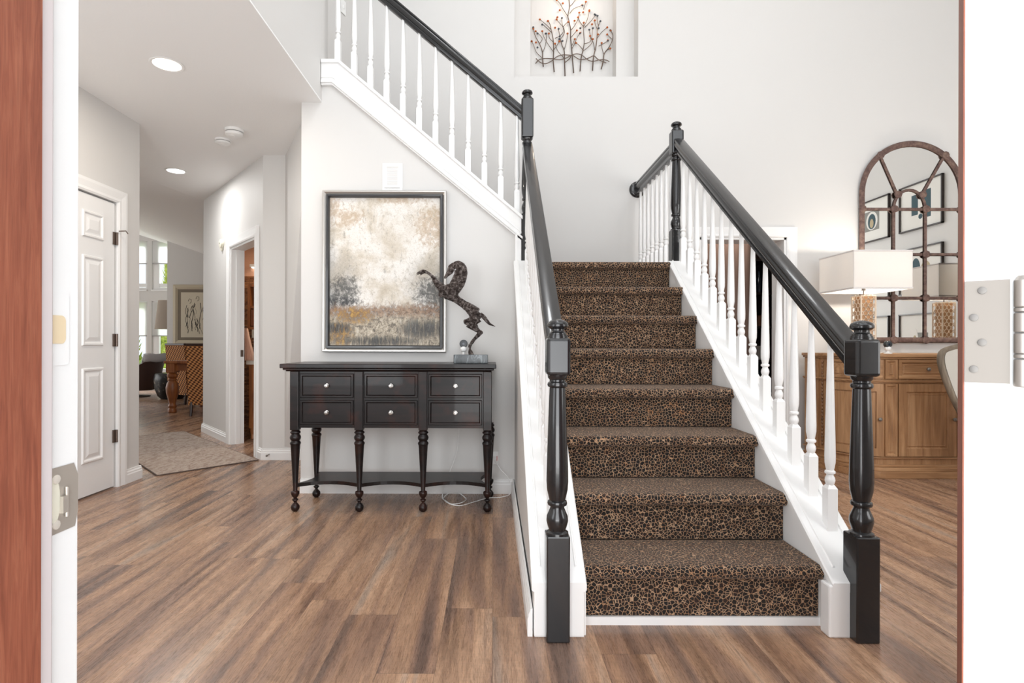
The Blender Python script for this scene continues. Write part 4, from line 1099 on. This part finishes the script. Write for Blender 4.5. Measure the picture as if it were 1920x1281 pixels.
for (px_, pz_) in [(va, 2.262), (vb, 2.262), (mx - hw, 2.262), (mx + hw, 2.262), (va, 1.855), (vb, 1.855), (mx - hw, 1.855), (mx + hw, 1.855), (va, 1.462), (vb, 1.462), (mx - hw, 1.462), (mx + hw, 1.462),
                   (va, zb_), (vb, zb_), (mx - hw, zb_), (mx + hw, zb_), k1, k2, a1, a2]:
    MB().tube([(px_, YM - .010, pz_), (px_, YM - .020, pz_), (px_, YM - .023, pz_)], [.034, .034, .026], 8).build('boss', M_rust, mr)

# ---- pictures on the dining room side wall (seen in the mirror)
M_picf = mat('dark_brown_picture_frame', (.03, .02, .018), .35); M_mat = mat('off_white_mat', (.80, .79, .75), .8)
M_teal = mat('slate_blue_ink', g('3f565e'), .8); M_sand = mat('sand_ink', g('b8a98a'), .8); M_gr = mat('grey_ink', g('8d8d88'), .8)
XP = 4.998
def picture(y0, z0, kind, label):
    y1, z1 = y0 + .66, z0 + .55
    r = thing('framed_print', label, 'picture', (XP, (y0 + y1) / 2, z0), 'framed prints on the dining room side wall')
    f = MB()
    for (a, b, c_, d_) in ((y0, y1, z0, z0 + .014), (y0, y1, z1 - .014, z1), (y0, y0 + .014, z0, z1), (y1 - .014, y1, z0, z1)): f.box(XP - .03, XP, a, b, c_, d_)
    f.build('frame', M_picf, r)
    B(XP - .012, XP - .006, y0 + .012, y1 - .012, z0 + .012, z1 - .012).build('mat', M_mat, r)
    yc, zc = (y0 + y1) / 2, (z0 + z1) / 2
    def ell(dy, dz, ry, rz, m_, lift=.001, name='print'):
        P = [(yc + dy + ry * math.cos(2 * PI * k / 24), zc + dz + rz * math.sin(2 * PI * k / 24)) for k in range(24)]
        MB().prism(P, 0, XP - .012 - lift, XP - .0119).build(name, m_, r)
    def rec(dy, dz, ry, rz, m_, lift=.001): B(XP - .012 - lift, XP - .0119, yc + dy - ry, yc + dy + ry, zc + dz - rz, zc + dz + rz).build('print', m_, r)
    if kind == 0:
        rec(0, 0, .14, .13, M_gr, .001); ell(0, 0, .11, .12, M_mat, .002); ell(0, -.01, .075, .10, M_teal, .003); ell(0, -.035, .035, .06, M_sand, .004)
    elif kind == 1:
        rec(.10, 0, .055, .16, M_teal, .001); rec(-.09, .02, .05, .12, M_teal, .001); ell(.0, .02, .03, .11, M_mat, .002); ell(0, -.13, .03, .03, M_teal, .002)
    elif kind == 2:
        ell(.08, -.02, .08, .12, M_sand, .001); ell(-.07, 0, .07, .15, M_teal, .002)
    elif kind == 3:
        rec(0, 0, .15, .04, M_gr, .001); ell(.0, .08, .07, .06, M_teal, .002)
    elif kind == 4:
        rec(.02, -.05, .10, .10, M_gr, .001); ell(-.08, -.03, .05, .13, M_mat, .002); ell(-.08, -.05, .03, .07, M_sand, .003)
    else:
        rec(0, 0, .01, .17, M_gr, .001); rec(.09, 0, .008, .17, M_gr, .001); ell(-.07, 0, .05, .14, M_sand, .002)
picture(3.22, 2.40, 1, 'framed print of two slate blue columns, reflected in the mirror arch')
picture(2.38, 2.40, 0, 'framed print of a blue oval round a sand leaf, reflected at the mirror left')
picture(3.22, 1.64, 2, 'framed print reflected just above the lamp shade reflection')
picture(2.38, 1.64, 3, 'framed print of a blue disc over a grey bar on the side wall')
picture(3.22, .86, 4, 'framed print of a pale leaf on grey, reflected low in the mirror')
picture(2.38, .86, 5, 'framed print of thin upright lines, reflected low at the mirror left')

# ---- dining chair (right edge)
dc = thing('dining_chair', 'grey-washed wooden dining chair with curved upholstered back before the sideboard', 'chair', (3.53, 3.75, 0))
M_seatf = mat('oatmeal_linen', (.50, .47, .42), .9)
bk = [(3.33, .47), (3.29, .56), (3.24, .68), (3.195, .82), (3.175, .92), (3.19, .985), (3.25, 1.015), (3.36, 1.035), (3.53, 1.045)]
full = bk + [(7.06 - x, z) for x, z in bk[-2::-1]]
bp_ = smooth_path([(x, 3.93 + (z - .47) * .10, z) for x, z in full], 4)
MB().tube(bp_, .020, 10, flat=1.2, up=(0, 1, 0)).build('back_frame', M_greywood, dc, smooth=True)
ins = [(x + (3.53 - x) * .06, z) for x, z in full]
pv = MB(); pp = [(p.x + (3.53 - p.x) * .05, p.y, p.z) for p in bp_]
nn = len(pp); pv.add([(a, b - .018, c_) for a, b, c_ in pp] + [(a, b + .014, c_) for a, b, c_ in pp], [tuple(range(nn)), tuple(range(2 * nn - 1, nn - 1, -1))] + [(i, (i + 1) % nn, (i + 1) % nn + nn, i + nn) for i in range(nn)])
pv.build('back_cushion', M_seatf, dc)
B(3.29, 3.77, 3.45, 3.93, .42, .49).build('seat', M_seatf, dc, bevel=.02, seg=3)
B(3.30, 3.76, 3.46, 3.92, .36, .42).build('apron', M_greywood, dc, bevel=.004)
for xx in (3.33, 3.73):
    for yy in (3.49, 3.90):
        MB().tube([(xx, yy, .42), (xx, yy, .30), (xx, yy + (.05 if yy > 3.7 else 0), 0)], [.022, .020, .012], 10).build('leg', M_greywood, dc, smooth=True)

# ------------------------------------------------------------------ room beyond the back doorway
M_taupe = paint('taupe_brown_paint', g('6e5a50')); M_shelf = mat('dark_walnut', g('2b2220'), .5)
w = MB(); w.box(1.3, 1.42, YB + .36, 8.0, 0, 2.7); w.box(3.6, 3.72, YB + .12, 8.0, 0, 2.7); w.box(1.3, 3.72, 8.0, 8.1, 0, 2.7)
struct(w.build('wall_back_room', M_taupe))
struct(B(1.3, 3.72, YB + .12, 8.1, 2.5, 2.6).build('ceiling_back_room', M_ceil))
area('added_back_room_fill', (2.4, 5.7, 2.45), (math.radians(20), 0, 0), .3, .3, 6, (1, .93, .85), 'DISK')  # unseen lamp added to brighten the panel and shelves beyond the doorway
pn = MB(); P = [(1.90 + .86 * k / 40, 5.95 + .008 * math.sin(k * 1.3)) for k in range(41)]
P = P + [(x, y + .02) for x, y in P[::-1]]
pn.prism(P, 2, .02, 2.28); tag(pn.build('curtain_panel', mat('brown_fabric', g('7d665b'), .9), None), 'brown curtain-like panel seen through the balusters in the far doorway', 'curtain')
bs = thing('bookcase', 'dark shelving unit with bottles and boxes seen through the far doorway', 'shelf', (2.95, 6.5, 0))
b_ = MB(); b_.box(2.60, 3.30, 6.86, 6.88, 0, 2.05); b_.box(2.60, 2.63, 6.5, 6.86, 0, 2.05); b_.box(3.27, 3.30, 6.5, 6.86, 0, 2.05)
b_.build('side_panels', M_shelf, bs)
for k in range(6): B(2.63, 3.27, 6.5, 6.86, .06 + .39 * k, .085 + .39 * k).build('shelf', M_shelf, bs)
M_btl = mat('dark_bottle', (.02, .03, .05), .15); M_lbl = mat('pale_carton', (.55, .52, .48), .6); M_copper = mat('copper_canister', g('7b4f38'), .4, .5)
for k in range(5):
    zz = .085 + .39 * k
    for j in range(3):
        xx = 2.74 + .20 * j; kind = (k + j) % 3
        if kind == 0: o = MB().lathe([(.035, zz), (.036, zz + .15), (.012, zz + .20), (.012, zz + .26)], xx, 6.62, 14).build('bottle', M_btl, None, smooth=True); tag(o, ['dark glass bottle on the shelving behind the doorway'][0], 'bottle', 'bottles on the far shelving')
        elif kind == 1: o = B(xx - .06, xx + .06, 6.56, 6.72, zz, zz + .16).build('carton', M_lbl, None, bevel=.003); tag(o, 'pale carton on the shelving behind the doorway', 'box', 'cartons on the far shelving')
        else: o = MB().lathe([(.05, zz), (.052, zz + .12), (.045, zz + .13)], xx, 6.62, 16).build('canister', M_copper, None, smooth=True); tag(o, 'copper canister on the shelving behind the doorway', 'canister', 'canisters on the far shelving')

# ------------------------------------------------------------------ powder room
M_pink = paint('blush_paint', g('d9ab90')); M_brick = mat('woven_stone_mosaic', rough=.7); n = N(M_brick)
bt = n.n('ShaderNodeTexBrick'); vv = n.sep(n.co()); n.l(n.comb(n.math('ADD', vv[0], vv[1]), vv[2], 0.0), bt.inputs['Vector'])
bt.inputs['Scale'].default_value = 9; bt.inputs['Color1'].default_value = (*g('b07a50'), 1); bt.inputs['Color2'].default_value = (*g('70452c'), 1)
bt.inputs['Mortar'].default_value = (*g('2a1a13'), 1); bt.inputs['Mortar Size'].default_value = .012; bt.inputs['Brick Width'].default_value = .7; bt.inputs['Row Height'].default_value = .16
n.col(bt.outputs[0]); n.bump(bt.outputs[1], .4, .004)
YP = 6.60
struct(B(-3.2, -.9, YP, YP + .1, 0, 1.83).build('wall_powder_back', M_brick))
struct(B(-3.2, -.9, YP, YP + .1, 1.83, 2.6).build('wall_powder_upper', M_pink))
_q = [ang(.12, .125, 0), ang(AL - .02, .125, 0)]
struct(MB().prism([(_q[0].x, _q[0].y), (_q[1].x, _q[1].y), (-.9, YP), (-.9, 5.1)], 2, 2.25, 2.3).build('ceiling_powder', wood('brown_wood_ceiling', g('4a2d1e'), g('6b432c'), g('7d5237'), 0)))
area('powder_room_lamp', (-2.2, 6.3, 2.2), (0, 0, 0), .3, .3, 9, (1, .82, .62), 'DISK')
va_ = thing('vanity', 'honey wood vanity cabinet with louvred doors and a pale top in the powder room', 'cabinet', (-2.3, 6.25, 0))
B(-2.66, -1.9, 6.02, 6.55, .81, .87).build('vanity_top', mat('cream_stone', (.70, .65, .58), .3), va_, bevel=.004)
B(-2.64, -1.92, 6.05, 6.54, .12, .81).build('case', M_pine, va_, bevel=.003)
for (a, b) in ((-2.60, -2.29), (-2.27, -1.96)):
    d_ = MB(); d_.frame(a, b, .17, .77, .045, 6.035, 6.05)
    dd = d_.build('door', M_pine, va_)
    l_ = MB()
    for k in range(16): l_.add([(a + .045, 6.036, .222 + .032 * k), (b - .045, 6.036, .222 + .032 * k), (b - .045, 6.049, .25 + .032 * k), (a + .045, 6.049, .25 + .032 * k)], [(0, 1, 2, 3)])
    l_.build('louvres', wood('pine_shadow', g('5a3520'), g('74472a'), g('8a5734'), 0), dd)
for xx in (-2.61, -1.95):
    for yy in (6.08, 6.50): MB().tube([(xx, yy, .13), (xx, yy, .05), (xx + .01, yy - .01, 0)], [.03, .022, .028], 8).build('leg', M_pine, va_)
pm = thing('powder_room_mirror', 'mosaic-framed mirror with wooden shelf boxes above the vanity', 'mirror', (-2.4, YP, 1.1))
mitre(MB(), [(0, YP - .002), (0, YP - .05), (.08, YP - .05), (.085, YP - .02)], -2.93, -1.9, 1.02, 1.78).build('frame', M_brick, pm)
B(-2.85, -1.98, YP - .02, YP - .01, 1.10, 1.70).build('glass', M_mirror, pm)
wb = thing('wall_cabinet', 'dark wood open cabinet hanging beside the powder room mirror', 'cabinet', (-2.6, 6.5, 1.2))
q = MB(); q.frame(-2.82, -2.50, 1.20, 1.72, .03, 6.42, 6.53); q.box(-2.80, -2.52, 6.43, 6.53, 1.44, 1.47); q.box(-2.79, -2.53, 6.515, 6.53, 1.22, 1.70); q.build('case', M_pine, wb)
B(-2.785, -2.535, 6.425, 6.435, 1.24, 1.43).build('door', wood('deep_pine', g('5a2f1a'), g('7a4526'), g('935632'), 2), wb)
lb_ = thing('vanity_light', 'slim white light bar on the blush wall over the powder room mirror', 'light', (-2.5, YP, 1.95))
B(-2.85, -2.0, YP - .06, YP - .001, 1.93, 1.965).build('bar', M_trim, lb_, bevel=.004)
B(-2.83, -2.02, YP - .055, YP - .01, 1.922, 1.930).build('diffuser', M_glow, lb_)
tw = MB(); Lf = []
for k in range(17):
    t_ = k / 16; Lf.append((-2.66 + .10 * t_, 5.98 + .010 * math.sin(k * 2.1)))
P0 = [(x - .0, y) for x, y in Lf]
vs = []; 
for zz, sc in ((1.20, .25), (1.05, .6), (.94, .9), (.855, 1.0)):
    for (x, y) in P0: vs.append((-2.655 + (x + 2.66) * sc, y, zz))
fs = [(r * 17 + c_, r * 17 + c_ + 1, (r + 1) * 17 + c_ + 1, (r + 1) * 17 + c_) for r in range(3) for c_ in range(16)]
tw.add(vs, fs); to = tw.build('hand_towel', mat('blush_towel', g('d8ae98'), .95), None, smooth=True); tag(to, 'blush hand towel hanging just inside the powder room door', 'towel')
so_ = to.modifiers.new('solid', 'SOLIDIFY'); so_.thickness = .006
MB().tube([(-2.64, 6.0, 1.20), (-2.66, 5.96, 1.23), (-2.66, 5.93, 1.23)], .005, 8).build('hook', M_bronze, to, smooth=True)

# ------------------------------------------------------------------ great room
M_weave = mat('woven_seagrass', rough=.8); n = N(M_weave)
vv = n.sep(n.co()); hv = n.math('ADD', vv[0], vv[1])
s1 = n.math('SINE', n.math('MULTIPLY', n.math('ADD', hv, n.math('MULTIPLY', vv[2], .45)), 105)); s2 = n.math('SINE', n.math('MULTIPLY', vv[2], 120))
wv = n.math('ADD', n.math('MULTIPLY', n.math('MULTIPLY', s1, s2), .5), .5)
n.col(n.ramp(wv, [(0.2, g('3a2115')), (0.45, g('a06434')), (0.75, g('d79d66'))])); n.bump(wv, .8, .01)
def wicker_chair(x, y, rz, label):
    r = thing('wicker_chair', label, 'chair', (0, 0, 0), 'wicker dining chairs in the great room')
    bk_ = MB(); bk_.add([(-.24, -.24, .16), (.24, -.24, .16), (.24, -.30, 1.0), (-.24, -.30, 1.0), (-.24, -.18, .16), (.24, -.18, .16), (.24, -.25, 1.0), (-.24, -.25, 1.0)],
        [(0, 1, 2, 3), (4, 7, 6, 5), (0, 3, 7, 4), (1, 5, 6, 2), (3, 2, 6, 7), (0, 4, 5, 1)]); bk_.build('backrest', M_weave, r)
    B(-.235, .235, -.18, .26, .20, .47).build('seat', M_weave, r, bevel=.01)
    B(-.245, .245, -.308, -.242, 1.0, 1.035).build('top_rail', mat('dark_mahogany', g('35201a'), .35), r, bevel=.006)
    for a in (-.20, .20):
        for b in (-.22, .21): MB().tube([(a, b, .20), (a, b + (-.03 if b < 0 else .0), 0)], [.026, .018], 8).build('leg', bpy.data.materials['dark_mahogany'], r)
    r.location = (x, y, 0); r.rotation_euler = (0, 0, rz); return r
wicker_chair(-4.12, 8.22, math.radians(6), 'nearest wicker chair, its woven back toward the hall beside the table leg')
wicker_chair(-5.27, 9.75, math.radians(-25), 'farther wicker chair tucked behind the corner of the wooden table')
dt = thing('dining_table', 'honey wood dining table with thick turned leg in the great room', 'table', (-4.2, 9.0, 0))
tt_ = MB(); tt_.box(-4.89, -2.9 - .6, 8.30, 9.35, .735, .775); tt_.build('table_top', M_pine, dt, bevel=.008)
B(-4.79, -3.55, 8.36, 9.28, .625, .735).build('apron', M_pine, dt, bevel=.004)
TL = [(.050, 0), (.060, .01), (.062, .05), (.050, .07), (.056, .085), (.060, .10), (.045, .13), (.050, .16), (.085, .30), (.090, .38), (.075, .44), (.052, .475), (.060, .485), (.060, .50), (.048, .515), (.072, .54), (.074, .565), (.050, .59), (.06, .60), (.06, .62)]
for xx in (-4.80, -3.6):
    for yy in (8.38, 9.26):
        l_ = MB(); l_.lathe(TL, xx, yy, 24); l_.build('leg', M_pine, dt, smooth=True)
        B(xx - .065, xx + .065, yy - .065, yy + .065, .60, .74).build('leg_block', M_pine, dt, bevel=.004)
# leather armchair
ac = thing('armchair', 'brown leather barrel armchair by the great room windows', 'armchair', (-6.95, 10.9, 0))
M_lea = mat('brown_leather', g('4f3d39'), .35, coat=.1)
sh_ = MB(); nseg = 28; vs = []; fs = []
prof = [(.34, .14), (.40, .30), (.42, .46), (.44, .50)]
for k in range(nseg + 1):
    a = math.radians(-160 + 320 * k / nseg)          # open toward -x
    dirx, diry = math.cos(a), math.sin(a)
    back = max(0, math.cos(a * 1.0)) ** 2
    top = .52 + .28 * back
    ring = [(.33, .13), (.41, .30), (.43 + .02 * back, .50), (.45 + .06 * back, top), (.41 + .05 * back, top + .01), (.34, .44), (.33, .38)]
    for r_, z in ring: vs.append((-6.95 + dirx * r_, 10.9 + diry * r_, z))
m_ = 7
for k in range(nseg):
    for j in range(m_): fs.append((k * m_ + j, k * m_ + (j + 1) % m_, (k + 1) * m_ + (j + 1) % m_, (k + 1) * m_ + j))
fs += [tuple(range(m_)), tuple(nseg * m_ + j for j in range(m_ - 1, -1, -1))]
sh_.add(vs, fs).build('shell', M_lea, ac, smooth=True)
MB().lathe([(.33, .14), (.35, .20), (.35, .42), (.31, .46), (.01, .47)], -6.95, 10.9, 28).build('seat', M_lea, ac, smooth=True)
MB().lathe([(.24, 0), (.25, .015), (.05, .03), (.05, .14)], -6.95, 10.9, 24).build('swivel_base', M_silver, ac, smooth=True)
th_ = MB(); vs = []; fs = []
for i in range(9):
    t_ = i / 8
    for j in range(6):
        u_ = j / 5; a = math.radians(-45 + 60 * u_)
        rr = .30 + .225 * min(1, t_ * 2) ; z = .50 + .33 * math.sin(min(1, t_ * 1.4) * PI / 2) - (.0 if t_ < .7 else (t_ - .7) * .5)
        if t_ > .6: rr = .53
        vs.append((-6.95 + math.cos(a) * rr, 10.9 + math.sin(a) * rr, z + .01 * math.sin(j * 2)))
for i in range(8):
    for j in range(5): fs.append((i * 6 + j, i * 6 + j + 1, (i + 1) * 6 + j + 1, (i + 1) * 6 + j))
tb_ = th_.add(vs, fs).build('throw_blanket', mat('pale_grey_fleece', (.62, .63, .66), .95), None, smooth=True); tag(tb_, 'pale grey throw draped over the back of the leather armchair', 'blanket')
mo_ = tb_.modifiers.new('solid', 'SOLIDIFY'); mo_.thickness = .015; mo_.offset = 1
# dark drum
M_drum = mat('dark_mottled_ceramic', rough=.3); n = N(M_drum)
n.col(n.ramp(n.noise(n.co(), 14, 5, .7), [(0.45, g('111214')), (0.58, g('26282a')), (0.66, g('9d9488'))]))
dz = MB().lathe([(.18, 0), (.24, .06), (.29, .20), (.31, .36), (.29, .46), (.27, .48), (.01, .48)], -6.02, 10.5, 28).build('drum_table', M_drum, None, smooth=True)
tag(dz, 'dark mottled round drum table behind the turned table leg', 'table')
fl = thing('floor_lamp', 'floor lamp with tapered taupe shade by the great room window', 'lamp', (-6.98, 12.05, 0))
MB().lathe([(.14, 0), (.14, .02), (.02, .03), (.012, .05), (.012, 1.5)], -6.98, 12.05, 20).build('pole', M_bronze, fl, smooth=True)
MB().lathe([(.27, 1.34), (.205, 1.95)], -6.98, 12.05, 36).build('lamp_shade', mat('taupe_linen', g('a2968a'), .9), fl, smooth=True)
# framed ink drawing
ar = thing('framed_drawing', 'large framed ink drawing of standing figures on the great room wall', 'picture', (-6.1, 11.6, 1.0))
ya = 11.598
mitre(MB(), [(0, ya), (0, ya - .03), (.05, ya - .035), (.09, ya - .025), (.10, ya - .02)], -6.62, -5.45, 1.0, 2.25).build('frame', mat('champagne_frame', g('b9ae98'), .5, .2), ar)
B(-6.53, -5.54, ya - .018, ya - .006, 1.09, 2.16).build('mat', mat('taupe_mat', g('7c7263'), .8), ar)
B(-6.46, -5.61, ya - .020, ya - .017, 1.16, 2.09).build('paper', mat('cream_paper', g('cfc6b2'), .8), ar)
ink = MB(); random.seed(4)
def stroke(P, r_): ink.tube([(x, ya - .0215, z) for x, z in P], r_, 5, flat=.25, up=(0, 1, 0))
for fx in (-6.28, -6.12, -5.92, -5.76):
    hz = 1.93 + random.uniform(-.05, .05)
    stroke([(fx - .03, hz), (fx - .01, hz + .05), (fx + .03, hz + .04), (fx + .03, hz - .02), (fx, hz - .04)], .004)
    for k in range(7):
        x = fx + random.uniform(-.07, .07); z = random.uniform(1.45, 1.85); q_ = [(x, z)]
        for j in range(4):
            x += random.uniform(-.03, .03); z -= random.uniform(.03, .08); q_.append((x, z))
        stroke(q_, random.uniform(.002, .007))
    stroke([(fx - .06, hz - .08), (fx - .09, hz - .2), (fx - .05, hz - .36), (fx - .04, hz - .55)], .004)
    stroke([(fx + .06, hz - .08), (fx + .08, hz - .25), (fx + .04, hz - .45), (fx + .05, hz - .62)], .006)
ink.build('drawing', mat('black_ink', (.02, .02, .02), .8), ar)
# window frames, shades
for i, (a, b) in enumerate(((-9.28, -7.67), (-7.57, -6.80))):
    f = MB()
    for z0, z1 in ((.42, 1.97), (2.22, 3.30)):
        f.frame(a, b, z0, z1, .05, YG + .03, YG + .12); f.box(a, b, YG - .02, YG + .03, z0 - .03, z0)
    f.box(a, b, YG + .04, YG + .10, 2.28, 2.36)
    if i == 1: f.box(a + .05, a + .15, YG + .03, YG + .09, .47, 1.92); f.box(a + .05, a + .15, YG + .03, YG + .09, 2.27, 3.25)
    fo = struct(f.build('window_%d' % (i + 3), M_trim))
M_rs = mat('white_roller_shade', (.85, .85, .84), .9)
_b = M_rs.node_tree.nodes['Principled BSDF']; _tr = M_rs.node_tree.nodes.new('ShaderNodeBsdfTranslucent'); _tr.inputs[0].default_value = (.95, .95, .95, 1)
_mx = M_rs.node_tree.nodes.new('ShaderNodeMixShader'); _mx.inputs[0].default_value = .7
M_rs.node_tree.links.new(_b.outputs[0], _mx.inputs[1]); M_rs.node_tree.links.new(_tr.outputs[0], _mx.inputs[2]); M_rs.node_tree.links.new(_mx.outputs[0], M_rs.node_tree.nodes['Material Output'].inputs[0])
for (a, b, z0, z1, lab) in ((-9.26, -7.685, 2.80, 3.29, 'upper roller shade of the left window'), (-7.555, -6.82, 2.80, 3.29, 'upper roller shade of the right window'),
                       (-9.26, -7.685, 1.20, 1.95, 'lower roller shade of the left window'), (-7.555, -6.82, 1.20, 1.95, 'lower roller shade of the right window')):
    r = thing('roller_shade', 'white ' + lab + ' in the great room', 'window shade', ((a + b) / 2, YG, z0), 'roller shades')
    B(a, b, YG + .006, YG + .009, z0, z1).build('fabric', M_rs, r)
    MB().tube([(a, YG + .008, z0), (b, YG + .008, z0)], .012, 8).build('hem_bar', mat('grey_hem', (.4, .4, .4), .5), r)
# outdoors
M_grass = mat('lawn_grass', rough=.95); n = N(M_grass); n.col(n.ramp(n.noise(n.co(), 3, 5), [(0.3, g('5f7a34')), (0.7, g('93a552'))]))
go = B(-30, 10, 12.7, 45, -.15, -.1).build('lawn', M_grass, None); go['kind'] = 'structure'
B_ = B(-8, 8, -8, .44, -.25, -.02).build('porch_floor', mat('porch_concrete', (.5, .49, .47), .9), None); B_['kind'] = 'structure'
M_con = mat('conifer_foliage', rough=.9); n = N(M_con)
n.col(n.ramp(n.noise(n.co(), 9, 5, .7), [(0.35, g('74863a')), (0.5, g('a9b556')), (0.68, g('dfe08c'))]))
def conifer(x, y, h, r_, label, seed):
    rnd = random.Random(seed)
    t = thing('conifer_tree', label, 'tree', (x, y, -.1), 'conifers outside the great room')
    MB().lathe([(.08, -.1), (.03, h * .8)], x, y, 8).build('trunk', M_pine, t)
    m = MB()
    for k in range(900):
        f_ = rnd.random() ** .8; a = rnd.random() * 2 * PI; rr = r_ * (1 - f_) ** .75 * rnd.uniform(.55, 1.0) + .03
        px_, py_, pz_ = x + rr * math.cos(a), y + rr * math.sin(a), .05 + f_ * h
        s_ = rnd.uniform(.08, .16); ux, uy = math.cos(a + 1.57) * s_ * .5, math.sin(a + 1.57) * s_ * .5
        ox, oy = math.cos(a) * s_ * .6, math.sin(a) * s_ * .6
        m.add([(px_ - ux, py_ - uy, pz_), (px_ + ux, py_ + uy, pz_), (px_ + ox, py_ + oy, pz_ + s_ * 1.3)], [(0, 1, 2)])
    m.lathe([(r_ * .75, 0), (r_ * .7, h * .3), (r_ * .4, h * .7), (.02, h * .97)], x, y, 14)
    m.build('foliage', M_con, t)
conifer(-10.3, 15.4, 3.5, .62, 'yellow-green conifer outside the left window', 1)
conifer(-9.05, 15.8, 3.7, .50, 'slim pointed conifer outside the right window', 2)
conifer(-11.8, 16.6, 3.4, .7, 'conifer farther left outside the great room', 3)
conifer(-7.9, 17.0, 2.0, .6, 'low conifer at the right outside the great room', 4)
